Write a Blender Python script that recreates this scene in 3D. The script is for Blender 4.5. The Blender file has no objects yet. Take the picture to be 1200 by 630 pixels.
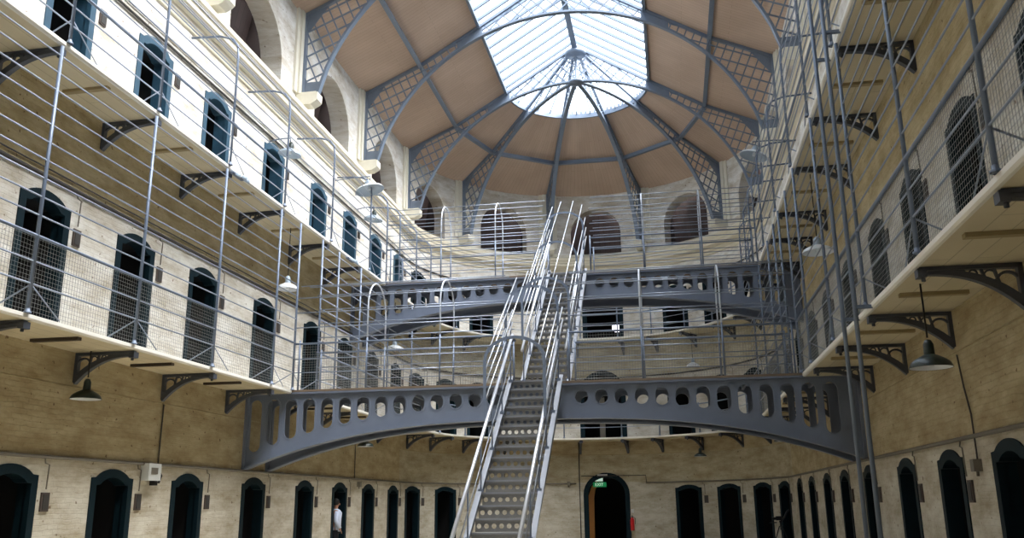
import bpy, math, random
from mathutils import Vector, Matrix
random.seed(7)
PI = math.pi
scene = bpy.context.scene
COL = scene.collection

# ------------------------------------------------------------------ layout
W, G = 7.046, 5.894            # wall and gallery-edge half widths
YC = 32.47                     # centre of the round end
Z1, Z2 = 4.176, 8.477          # gallery floors
ZG = -0.1                      # ground floor
Y0 = -4.0                      # wall behind the camera
TY = 5.2755                    # truss spacing
RE, RP, RS = 6.97, 4.952, 2.864
ZE, ZP, ZS, ZR = 15.53, 16.46, 17.72, 19.52
ORD = ['nearest', 'second', 'third', 'fourth', 'fifth', 'sixth', 'seventh', 'eighth', 'ninth', 'tenth',
       'eleventh', 'twelfth', 'thirteenth', 'fourteenth', 'fifteenth', 'sixteenth']
def nth(i, tail='from the near end'):
    return ('nearest to the camera' if i == 0 else ORD[i] + ' ' + tail)
SEG = ['first', 'second', 'third', 'fourth', 'fifth', 'sixth', 'seventh', 'eighth', 'ninth', 'tenth', 'eleventh', 'twelfth']

# ------------------------------------------------------------------ materials
def lin(c):
    return tuple((x / 12.92 if x <= .04045 else ((x + .055) / 1.055) ** 2.4) for x in c)
def new_mat(name):
    m = bpy.data.materials.new(name); m.use_nodes = True
    nt = m.node_tree; b = nt.nodes['Principled BSDF']
    return m, nt, b
def N(nt, t, **kw):
    n = nt.nodes.new(t)
    for k, v in kw.items(): setattr(n, k, v)
    return n
def simple(name, rgb, rough=.6, metal=0., noise=.12, scale=6., bump=0.):
    m, nt, b = new_mat(name)
    c = lin(rgb)
    tc = N(nt, 'ShaderNodeTexCoord'); nz = N(nt, 'ShaderNodeTexNoise')
    nz.inputs['Scale'].default_value = scale; nz.inputs['Detail'].default_value = 5
    nt.links.new(tc.outputs['Object'], nz.inputs['Vector'])
    mx = N(nt, 'ShaderNodeMix', data_type='RGBA')
    mx.inputs['A'].default_value = (*[x * (1 - noise) for x in c], 1)
    mx.inputs['B'].default_value = (*[min(1, x * (1 + noise)) for x in c], 1)
    nt.links.new(nz.outputs['Fac'], mx.inputs['Factor'])
    nt.links.new(mx.outputs['Result'], b.inputs['Base Color'])
    b.inputs['Roughness'].default_value = rough; b.inputs['Metallic'].default_value = metal
    if bump:
        bp = N(nt, 'ShaderNodeBump'); bp.inputs['Strength'].default_value = bump; bp.inputs['Distance'].default_value = .02
        nt.links.new(nz.outputs['Fac'], bp.inputs['Height']); nt.links.new(bp.outputs['Normal'], b.inputs['Normal'])
    return m

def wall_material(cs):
    """limewashed brick: pale dado up to the pipe / cable line of each storey, tan above it"""
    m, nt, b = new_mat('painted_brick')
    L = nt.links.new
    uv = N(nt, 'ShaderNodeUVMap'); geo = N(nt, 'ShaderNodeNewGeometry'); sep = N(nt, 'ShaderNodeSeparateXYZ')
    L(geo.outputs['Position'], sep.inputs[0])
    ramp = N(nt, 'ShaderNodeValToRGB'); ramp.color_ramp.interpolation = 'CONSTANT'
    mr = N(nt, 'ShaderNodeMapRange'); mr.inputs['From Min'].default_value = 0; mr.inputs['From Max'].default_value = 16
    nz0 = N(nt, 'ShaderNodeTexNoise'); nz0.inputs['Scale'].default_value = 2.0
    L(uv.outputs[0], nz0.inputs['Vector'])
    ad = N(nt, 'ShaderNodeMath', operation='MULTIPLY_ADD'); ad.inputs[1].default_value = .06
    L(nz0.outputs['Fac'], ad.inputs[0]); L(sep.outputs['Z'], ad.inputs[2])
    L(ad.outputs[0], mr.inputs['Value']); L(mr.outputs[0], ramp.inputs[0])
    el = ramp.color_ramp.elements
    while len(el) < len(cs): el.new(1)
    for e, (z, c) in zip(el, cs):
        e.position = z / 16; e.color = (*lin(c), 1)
    # grime
    n1 = N(nt, 'ShaderNodeTexNoise'); n1.inputs['Scale'].default_value = 1.1; n1.inputs['Detail'].default_value = 8
    n1.inputs['Roughness'].default_value = .7
    mp = N(nt, 'ShaderNodeMapping'); mp.inputs['Scale'].default_value = (1.0, 2.4, 1)
    L(uv.outputs[0], mp.inputs[0]); L(mp.outputs[0], n1.inputs['Vector'])
    r1 = N(nt, 'ShaderNodeValToRGB'); r1.color_ramp.elements[0].position = .30; r1.color_ramp.elements[1].position = .62
    r1.color_ramp.elements[0].color = (*lin((.70, .63, .50)), 1); r1.color_ramp.elements[1].color = (1, 1, 1, 1)
    L(n1.outputs['Fac'], r1.inputs[0])
    mul = N(nt, 'ShaderNodeMix', data_type='RGBA', blend_type='MULTIPLY'); mul.inputs['Factor'].default_value = .8
    L(ramp.outputs[0], mul.inputs['A']); L(r1.outputs[0], mul.inputs['B'])
    # dark specks and chips
    n2 = N(nt, 'ShaderNodeTexNoise'); n2.inputs['Scale'].default_value = 9; n2.inputs['Detail'].default_value = 3
    L(uv.outputs[0], n2.inputs['Vector'])
    r2 = N(nt, 'ShaderNodeValToRGB'); r2.color_ramp.elements[0].position = .29; r2.color_ramp.elements[1].position = .33
    r2.color_ramp.elements[0].color = (*lin((.55, .45, .33)), 1); r2.color_ramp.elements[1].color = (1, 1, 1, 1)
    L(n2.outputs['Fac'], r2.inputs[0])
    mul2 = N(nt, 'ShaderNodeMix', data_type='RGBA', blend_type='MULTIPLY'); mul2.inputs['Factor'].default_value = .8
    L(mul.outputs['Result'], mul2.inputs['A']); L(r2.outputs[0], mul2.inputs['B'])
    # bricks
    br = N(nt, 'ShaderNodeTexBrick'); br.inputs['Scale'].default_value = 1
    br.inputs['Brick Width'].default_value = .23; br.inputs['Row Height'].default_value = .085
    br.inputs['Mortar Size'].default_value = .008; br.inputs['Mortar Smooth'].default_value = .6
    br.inputs['Color1'].default_value = (1, 1, 1, 1); br.inputs['Color2'].default_value = (.93, .93, .93, 1)
    br.inputs['Mortar'].default_value = (.74, .72, .68, 1)
    nd = N(nt, 'ShaderNodeTexNoise'); nd.inputs['Scale'].default_value = 3
    L(uv.outputs[0], nd.inputs['Vector'])
    vm = N(nt, 'ShaderNodeVectorMath', operation='MULTIPLY_ADD'); vm.inputs[1].default_value = (.10, .07, 0)
    L(nd.outputs['Color'], vm.inputs[0]); L(uv.outputs[0], vm.inputs[2]); L(vm.outputs[0], br.inputs['Vector'])
    mul3 = N(nt, 'ShaderNodeMix', data_type='RGBA', blend_type='MULTIPLY'); mul3.inputs['Factor'].default_value = .22
    L(mul2.outputs['Result'], mul3.inputs['A']); L(br.outputs['Color'], mul3.inputs['B'])
    L(mul3.outputs['Result'], b.inputs['Base Color'])
    hs = N(nt, 'ShaderNodeMath', operation='ADD')
    L(br.outputs['Color'], hs.inputs[0]); L(n1.outputs['Fac'], hs.inputs[1])
    bp = N(nt, 'ShaderNodeBump'); bp.inputs['Strength'].default_value = .65; bp.inputs['Distance'].default_value = .03
    L(hs.outputs[0], bp.inputs['Height']); L(bp.outputs['Normal'], b.inputs['Normal'])
    b.inputs['Roughness'].default_value = .8
    return m

def board_material(name, ca, cb, width=.14, groove=.012, rough=.7, axis_long=1):
    """boards running along one UV axis"""
    m, nt, b = new_mat(name); L = nt.links.new
    uv = N(nt, 'ShaderNodeUVMap'); mp = N(nt, 'ShaderNodeMapping')
    if axis_long == 1: mp.inputs['Rotation'].default_value = (0, 0, PI / 2)
    L(uv.outputs[0], mp.inputs[0])
    br = N(nt, 'ShaderNodeTexBrick'); br.inputs['Scale'].default_value = 1
    br.inputs['Brick Width'].default_value = 3.2; br.inputs['Row Height'].default_value = width
    br.inputs['Mortar Size'].default_value = groove; br.inputs['Mortar Smooth'].default_value = .3
    br.inputs['Color1'].default_value = (*lin(ca), 1); br.inputs['Color2'].default_value = (*lin(cb), 1)
    br.inputs['Mortar'].default_value = (*[x * .75 for x in lin(cb)], 1)
    L(mp.outputs[0], br.inputs['Vector'])
    n1 = N(nt, 'ShaderNodeTexNoise'); n1.inputs['Scale'].default_value = .6; n1.inputs['Detail'].default_value = 6
    L(mp.outputs[0], n1.inputs['Vector'])
    r1 = N(nt, 'ShaderNodeValToRGB'); r1.color_ramp.elements[0].position = .3; r1.color_ramp.elements[1].position = .7
    r1.color_ramp.elements[0].color = (.82, .80, .78, 1); r1.color_ramp.elements[1].color = (1, 1, 1, 1)
    L(n1.outputs['Fac'], r1.inputs[0])
    mul = N(nt, 'ShaderNodeMix', data_type='RGBA', blend_type='MULTIPLY'); mul.inputs['Factor'].default_value = 1
    L(br.outputs['Color'], mul.inputs['A']); L(r1.outputs[0], mul.inputs['B']); L(mul.outputs['Result'], b.inputs['Base Color'])
    b.inputs['Roughness'].default_value = rough
    return m

M = {}
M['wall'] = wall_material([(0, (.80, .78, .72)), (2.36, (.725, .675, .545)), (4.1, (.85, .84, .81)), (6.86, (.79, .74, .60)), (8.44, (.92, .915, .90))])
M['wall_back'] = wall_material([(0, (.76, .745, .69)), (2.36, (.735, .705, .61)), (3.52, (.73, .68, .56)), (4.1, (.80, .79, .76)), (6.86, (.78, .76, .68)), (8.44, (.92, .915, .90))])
M['roof'] = board_material('roof_boards', (.80, .71, .64), (.78, .69, .62), .16, .006)
M['soffit'] = board_material('gallery_soffit_boards', (.85, .81, .70), (.82, .78, .66), .28, .009, axis_long=0)
M['white'] = simple('white_paint', (.90, .89, .86), .6, noise=.05)
M['stone'] = simple('cream_painted_stone', (.88, .865, .81), .75, noise=.08, scale=4, bump=.2)
M['cornice'] = simple('cornice_paint', (.86, .83, .75), .7, noise=.10, scale=3, bump=.15)
M['iron'] = simple('grey_blue_painted_iron', (.44, .49, .56), .42, noise=.12, scale=5)
M['girder'] = simple('girder_paint', (.43, .47, .545), .45, noise=.14, scale=3)
M['bracket'] = simple('dark_iron_paint', (.26, .28, .32), .45, noise=.15)
M['rail'] = simple('galvanised_tube', (.56, .60, .67), .38, .35, noise=.1)
M['post'] = simple('painted_tube', (.43, .48, .56), .42, .15, noise=.1)
M['steel'] = simple('brushed_steel', (.60, .62, .66), .33, .6, noise=.05)
M['hoop'] = simple('pale_painted_hoop', (.80, .83, .88), .4, .1, noise=.05)
M['stringer'] = simple('grey_stringer_paint', (.50, .52, .56), .5, .1, noise=.12)
M['bright'] = simple('polished_handrail', (.84, .86, .90), .28, .55, noise=.03)
M['tread'] = simple('worn_steel_tread', (.55, .55, .55), .5, .2, noise=.15, scale=12)
M['wire'] = simple('wire', (.55, .56, .56), .5, .4, noise=.05)
M['teal'] = simple('dark_teal_paint', (.04, .12, .15), .6, noise=.3, scale=7)
M['teal'].node_tree.nodes['Principled BSDF'].inputs['Specular IOR Level'].default_value = .15
M['tealblue'] = simple('lighter_blue_paint', (.17, .30, .38), .5, noise=.3, scale=9)  # lighter blue, on the upper left door frames and reveals only
M['cell'] = simple('cell_shade_colour', (.07, .07, .08), .9, noise=.2)  # cell and passage gloom is put into the colour; the cells are whitewashed
M['leaf'] = simple('dark_door_leaf', (.06, .11, .14), .5, noise=.3)
M['lunette'] = board_material('lunette_boards', (.27, .21, .21), (.22, .17, .17), .2, .012)
M['timber'] = simple('ochre_timber', (.62, .56, .42), .7, noise=.15, scale=8)
M['deck'] = simple('worn_brown_deck', (.46, .40, .34), .7, noise=.2)
M['darkplank'] = simple('dark_board', (.26, .22, .18), .7, noise=.15, scale=8)
M['pipe'] = simple('grey_conduit', (.44, .42, .38), .55, .2, noise=.15)
M['cable'] = simple('dark_cable', (.22, .21, .20), .6, noise=.1)
M['lampg'] = simple('dark_green_enamel', (.11, .17, .16), .35, noise=.1)
M['lampw'] = simple('white_enamel', (.86, .88, .90), .35, noise=.04)
M['lampgrey'] = simple('grey_enamel_shade', (.62, .68, .74), .35, noise=.05)
M['vent'] = simple('rusty_vent_plate', (.30, .26, .24), .7, noise=.2)
M['box'] = simple('grey_white_plastic', (.78, .79, .78), .5, noise=.05)
M['dark'] = simple('black_plastic', (.06, .06, .07), .5)
M['red'] = simple('red_enamel', (.70, .07, .10), .3, noise=.05)
M['cloth'] = simple('white_cloth', (.80, .84, .92), .8)
M['jacket'] = simple('black_jacket', (.05, .05, .07), .8)
M['skin'] = simple('skin', (.70, .52, .43), .6, noise=.05)
M['floor'] = simple('grey_stone_floor', (.66, .62, .54), .7, noise=.1, scale=1.5)
M['plywood'] = simple('orange_brown_door', (.55, .36, .14), .5, noise=.15)
M['rust'] = simple('rust', (.38, .24, .18), .8)
def glass_mat():
    m, nt, b = new_mat('roof_glass'); L = nt.links.new
    for n in list(nt.nodes): nt.nodes.remove(n)
    o = N(nt, 'ShaderNodeOutputMaterial'); t = N(nt, 'ShaderNodeBsdfTransparent'); t.inputs[0].default_value = (.95, .97, 1, 1)
    g = N(nt, 'ShaderNodeBsdfGlossy'); g.inputs['Roughness'].default_value = .15
    mx = N(nt, 'ShaderNodeMixShader'); mx.inputs[0].default_value = .05
    L(t.outputs[0], mx.inputs[1]); L(g.outputs[0], mx.inputs[2]); L(mx.outputs[0], o.inputs[0])
    return m
M['glass'] = glass_mat()
def emis(name, rgb, s):
    m, nt, b = new_mat(name)
    b.inputs['Base Color'].default_value = (*lin(rgb), 1); b.inputs['Emission Color'].default_value = (*lin(rgb), 1)
    b.inputs['Emission Strength'].default_value = s
    return m
M['exitgreen'] = emis('lit_green_sign', (.10, .60, .36), .2)
M['exitwhite'] = emis('lit_white_sign', (.8, .9, .85), .4)
M['daylit'] = emis('daylit_pane', (.95, .93, 1), 2.2)

# ------------------------------------------------------------------ mesh helpers
class MB:
    def __init__(s): s.v = []; s.f = []; s.uv = []; s.sm = []
    def add(s, vs, fs, uvs=None, smooth=False):
        o = len(s.v); s.v += [tuple(v) for v in vs]
        for i, f in enumerate(fs):
            s.f.append([o + k for k in f]); s.sm.append(smooth)
            s.uv.append([uvs[k] for k in f] if uvs else [(0, 0)] * len(f))
    def box(s, c, d, rot=None):
        x, y, z = [k / 2 for k in d]
        vs = [Vector(p) for p in ((-x, -y, -z), (x, -y, -z), (x, y, -z), (-x, y, -z), (-x, -y, z), (x, -y, z), (x, y, z), (-x, y, z))]
        if rot is not None: vs = [rot @ v for v in vs]
        c = Vector(c); vs = [v + c for v in vs]
        s.add(vs, [(0, 3, 2, 1), (4, 5, 6, 7), (0, 1, 5, 4), (1, 2, 6, 5), (2, 3, 7, 6), (3, 0, 4, 7)])
    def tube(s, pts, r, n=6, up=None, closed=False, rx=None):
        """round (or, with n=4 and rx, flat) bar through pts"""
        pts = [Vector(p) for p in pts]; m = len(pts); vs = []
        prev = None
        for i, p in enumerate(pts):
            if closed: d = pts[(i + 1) % m] - pts[i - 1]
            else: d = pts[min(i + 1, m - 1)] - pts[max(i - 1, 0)]
            if d.length < 1e-9: d = Vector((0, 0, 1))
            d.normalize()
            u = Vector(up) if up is not None else (prev if prev is not None else (Vector((0, 0, 1)) if abs(d.z) < .9 else Vector((1, 0, 0))))
            a = d.cross(u)
            if a.length < 1e-4: a = d.cross(Vector((1, .01, 0)))
            a.normalize(); b = a.cross(d); b.normalize(); prev = b
            off = PI / 4 if n == 4 else 0
            for k in range(n):
                t = 2 * PI * k / n + off
                if n == 4 and rx is not None:
                    ca = 1 if math.cos(t) > 0 else -1; sa = 1 if math.sin(t) > 0 else -1
                    vs.append(p + a * ca * rx + b * sa * r)
                else: vs.append(p + a * math.cos(t) * r + b * math.sin(t) * r)
        fs = []
        for i in range(m if closed else m - 1):
            j = (i + 1) % m
            for k in range(n):
                l = (k + 1) % n; fs.append((i * n + k, i * n + l, j * n + l, j * n + k))
        if not closed:
            fs.append(tuple(range(n))[::-1]); fs.append(tuple((m - 1) * n + k for k in range(n)))
        s.add(vs, fs, smooth=(n > 4))
    def lathe(s, prof, c=(0, 0, 0), n=20, axis=None):
        vs = []; c = Vector(c)
        for r, z in prof:
            for k in range(n):
                t = 2 * PI * k / n; p = Vector((r * math.cos(t), r * math.sin(t), z))
                if axis is not None: p = axis @ p
                vs.append(c + p)
        fs = []
        for i in range(len(prof) - 1):
            for k in range(n):
                l = (k + 1) % n; fs.append((i * n + k, i * n + l, (i + 1) * n + l, (i + 1) * n + k))
        s.add(vs, fs, smooth=True)
    def prism(s, poly, fn, t0, t1):
        """poly: 2-D outline, fn(u,v,t)->3-D"""
        n = len(poly)
        vs = [fn(u, v, t0) for u, v in poly] + [fn(u, v, t1) for u, v in poly]
        s.add(vs, [tuple(range(n))[::-1], tuple(range(n, 2 * n))] + [(i, (i + 1) % n, n + (i + 1) % n, n + i) for i in range(n)])
    def strip(s, pa, pb, fn, t0, t1):
        """solid band between two 2-D polylines of equal length"""
        n = len(pa)
        vs = [fn(*p, t0) for p in pa] + [fn(*p, t0) for p in pb] + [fn(*p, t1) for p in pa] + [fn(*p, t1) for p in pb]
        A, B, Cc, D = 0, n, 2 * n, 3 * n; fs = []
        for i in range(n - 1):
            j = i + 1
            fs += [(A + i, B + i, B + j, A + j), (Cc + i, Cc + j, D + j, D + i), (A + i, A + j, Cc + j, Cc + i), (B + i, D + i, D + j, B + j)]
        fs += [(A, Cc, D, B), (A + n - 1, B + n - 1, D + n - 1, Cc + n - 1)]
        s.add(vs, fs)
    def build(s, name, mat, parent=None, mats=None):
        me = bpy.data.meshes.new(name); me.from_pydata(s.v, [], s.f)
        uvl = me.uv_layers.new(name='UVMap')
        flat = [c for f in s.uv for uv in f for c in uv]
        uvl.data.foreach_set('uv', flat)
        me.polygons.foreach_set('use_smooth', s.sm)
        me.materials.append(M[mat] if isinstance(mat, str) else mat)
        me.update()
        o = bpy.data.objects.new(name, me); COL.objects.link(o)
        if parent is not None: o.parent = parent; o.matrix_parent_inverse = parent.matrix_basis.inverted()
        return o
def tag(o, label, cat, group=None, kind=None):
    if label: o['label'] = label
    if cat: o['category'] = cat
    if group: o['group'] = group
    if kind: o['kind'] = kind
    return o
def thing(name, label, cat, loc=(0, 0, 0), group=None, rot=None):
    o = bpy.data.objects.new(name, None); COL.objects.link(o)
    o.empty_display_size = .1
    o.location = loc
    if rot: o.rotation_euler = rot
    bpy_fix(o)
    return tag(o, label, cat, group)
def bpy_fix(o):
    # keep matrix_basis usable before a depsgraph update
    o.matrix_basis = Matrix.LocRotScale(o.location, o.rotation_euler, None)
def struct(o):
    o['kind'] = 'structure'; return o
def copy_tree(o, mat, label=None, group=None):
    c = o.copy(); COL.objects.link(c); c.matrix_basis = mat
    if label: c['label'] = label
    if group: c['group'] = group
    for ch in o.children:
        d = ch.copy(); COL.objects.link(d); d.parent = c
        for g in ch.children:
            e = g.copy(); COL.objects.link(e); e.parent = d
    return c
def local_build(mb, name, mat, parent):
    """child whose mesh coordinates are already local to the parent"""
    o = mb.build(name, mat); o.parent = parent
    return o

# ------------------------------------------------------------------ wall path
# sector 'L': a = y increasing, 'B': a = degrees (180 -> 0), 'R': a = y ; all run clockwise seen on screen
def P(sec, a, z, off=0.):
    """off > 0: out into the masonry, off < 0: into the hall"""
    if sec == 'L': return Vector((-(W + off), a, z))
    if sec == 'R': return Vector((W + off, a, z))
    t = math.radians(a); r = W + off
    return Vector((r * math.cos(t), YC + r * math.sin(t), z))
def per_m(sec):  # units of a per metre to the right (on screen)
    return {'L': 1., 'R': -1., 'B': -180 / PI / W}[sec]
def s_of(sec, a):
    if sec == 'L': return a
    if sec == 'B': return YC + math.radians(180 - a) * W
    return YC + PI * W + (YC - a)
def U_path(off, z, y0=5., step=5, upto=None):
    r = W + off; p = [Vector((-r, y0, z)), Vector((-r, YC * .6, z)), Vector((-r, YC, z))]
    p += [Vector((r * math.cos(math.radians(a)), YC + r * math.sin(math.radians(a)), z)) for a in range(180 - step, 0, -step)]
    p += [Vector((r, YC, z)), Vector((r, YC * .6, z)), Vector((r, y0, z))]
    return p

def door_outline(hw, zc, zt, sh=.13, n=10):
    """shouldered segmental head, from left foot to right foot: list of (u, z)"""
    pts = [(-hw, zc)]
    a = hw - sh
    for k in range(n + 1):
        t = -1 + 2 * k / n
        pts.append((a * t, zc + (zt - zc) * (1 - t * t) ** .85 + .01))
    pts.append((hw, zc))
    return pts
def round_outline(hw, zs, zt, n=16):
    return [(-hw * math.cos(PI * k / n), zs + (zt - zs) * math.sin(PI * k / n)) for k in range(n + 1)]

doors = []   # (sector, a, hw, floor z, outline, inner outline, kind)
def add_door(sec, a, fl, zc, zt, hw=.62, kind='cell'):
    doors.append(dict(sec=sec, a=a, hw=hw, fl=fl, out=door_outline(hw, zc, zt), inn=door_outline(hw - .15, zc - .13, zt - .15, .10), kind=kind))
LY = [9.75, 12.4, 15.0, 17.6, 20.65, 23.75, 26.42, 29.05, 31.75]
RY0 = [9.1, 11.82, 14.27, 16.88, 19.98, 22.84, 25.44, 28.24, 30.95]
for y in LY:
    add_door('L', y, ZG, 2.02, 2.17)
    add_door('L', y, Z1, 6.48, 6.63)
    add_door('L', y, Z2, 10.70, 10.86)
for y, y1 in zip(RY0, [9.15, 11.80, 14.46, 17.02, 19.98, 22.84, 25.44, 28.24, 30.95]):
    add_door('R', y, ZG, 2.07, 2.20)
    add_door('R', y1, Z1, 6.48, 6.63)
    add_door('R', y1, Z2, 10.70, 10.86)
for a in (169.5, 151, 59.5, 43.1, 26.6, 11.5):
    add_door('B', a, ZG, 2.07, 2.18)
for a in (168, 151, 136.2, 60.5, 43.7, 27, 12):
    add_door('B', a, Z1, 6.40, 6.55)
for a in (168, 150, 135.2, 60.6, 43.6, 27, 12):
    add_door('B', a, Z2, 10.6, 10.75)
for a, fl, hw, zs, zt in ((89.2, ZG, 1.0, 1.85, 2.76), (89.4, Z1, 1.03, 6.15, 7.2), (88.3, Z2, .93, 10.0, 10.95)):
    doors.append(dict(sec='B', a=a, hw=hw, fl=fl, out=round_outline(hw, zs, zt), inn=round_outline(hw - .2, zs, zt - .2), kind='arch'))
arches = []
ZSILL = 12.62
for sec in 'LR':
    for k in range(6):
        arches.append(dict(sec=sec, a=YC - TY * (k + .5), hw=1.45, fl=ZSILL, out=round_outline(1.45, 13.30, 14.72, 20)))
for a in (162, 126, 90, 54, 18):
    arches.append(dict(sec='B', a=a - .2, hw=1.16, fl=ZSILL, out=round_outline(1.16, 13.62, 14.80, 20)))

def build_wall(sec, a0, a1, name):
    """a0 -> a1 runs left to right on screen"""
    mb = MB(); pm = per_m(sec)
    bands = [(ZG, Z1), (Z1, Z2), (Z2, 11.9), (11.9, 15.75)]
    def quad(pa, pb, pc, pd):
        ps = [pa, pb, pc, pd]
        mb.add([P(sec, *p) for p in ps], [(0, 1, 2, 3)], [(s_of(sec, p[0]), p[1]) for p in ps])
    def span(x0, x1, z0, z1):
        n = max(1, int(abs(x1 - x0) / (4 if sec == 'B' else 3)))
        for i in range(n):
            u0 = x0 + (x1 - x0) * i / n; u1 = x0 + (x1 - x0) * (i + 1) / n
            quad((u0, z0), (u1, z0), (u1, z1), (u0, z1))
    for (zb, zt) in bands:
        ops = [o for o in doors + arches if o['sec'] == sec and zb - .01 <= o['fl'] < zt - .2]
        ops.sort(key=lambda o: s_of(sec, o['a']))
        cur = a0
        for o in ops:
            hwA = o['hw'] * pm
            l, r = o['a'] - hwA, o['a'] + hwA
            span(cur, l, zb, zt)
            if o['fl'] > zb + .01: span(l, r, zb, o['fl'])
            pts = [(o['a'] + u * pm, z) for u, z in o['out']]
            for p, q in zip(pts, pts[1:]):
                if abs(p[0] - q[0]) > 1e-6: quad(p, q, (q[0], zt), (p[0], zt))
            # reveal
            dep = .62 if o in arches else .12
            sp = .0 if o in arches else 0
            full = [(l, o['fl'])] + pts + [(r, o['fl'])]
            for p, q in zip(full, full[1:] + [full[0]]):
                vs = [P(sec, p[0], p[1]), P(sec, q[0], q[1]), P(sec, q[0], q[1], dep), P(sec, p[0], p[1], dep)]
                mb.add(vs, [(0, 1, 2, 3)], [(s_of(sec, p[0]), p[1]), (s_of(sec, q[0]), q[1]), (s_of(sec, q[0]) + .3, q[1]), (s_of(sec, p[0]) + .3, p[1])])
            cur = r
        span(cur, a1, zb, zt)
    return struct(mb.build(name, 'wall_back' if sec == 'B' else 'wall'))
build_wall('L', Y0, YC, 'wall_left')
build_wall('B', 180, 0, 'wall_back')
build_wall('R', YC, Y0, 'wall_right')
mb = MB()
mb.add([(-W, Y0, ZG), (W, Y0, ZG), (W, Y0, ZE), (0, Y0, ZR + .1), (-W, Y0, ZE)], [(0, 1, 2, 3, 4)])
struct(mb.build('wall_front', 'stone'))
mb = MB(); ring = [Vector((-W - .2, Y0 - .1, ZG)), Vector((W + .2, Y0 - .1, ZG))] + [P('B', a, ZG, .2) for a in range(0, 181, 6)]
mb.add(ring, [tuple(range(len(ring)))], [(v.x, v.y) for v in ring]); struct(mb.build('floor', 'floor'))

# boarded recesses behind the clerestory arches
for i, o in enumerate(arches):
    mb = MB(); sec = o['sec']; pm = per_m(sec)
    h = (o['hw'] + .12) * pm; zt = 15.1
    q = [(-h, ZSILL), (h, ZSILL), (h, zt), (-h, zt)]
    A = [P(sec, o['a'] + u, z, .62) for u, z in q]; B = [P(sec, o['a'] + u, z, 1.5) for u, z in q]
    C_ = [P(sec, o['a'] + u, z, 1.0 if z > 14 else 1.5) for u, z in q]
    mb.add(A + C_, [(4, 5, 6, 7), (0, 1, 5, 4), (1, 2, 6, 5), (2, 3, 7, 6), (3, 0, 4, 7)], [(0, 0), (2.6, 0), (2.6, 2.4), (0, 2.4), (0, 0), (2.6, 0), (2.6, 2.4), (0, 2.4)])
    # board the back of the wall round the opening
    full = [(o['a'] - o['hw'] * pm, ZSILL)] + [(o['a'] + u * pm, z) for u, z in o['out']] + [(o['a'] + o['hw'] * pm, ZSILL)]
    w = struct(mb.build('window_%d' % (i + 2), 'lunette'))
    for u in (-.3, .3):
        mb = MB(); mb.tube([P(sec, o['a'] + u * h, ZSILL + .05, 1.44), P(sec, o['a'] + u * h, zt - .1, .98)], .035, 4); mb.build('mullion', 'darkplank', w)

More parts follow.
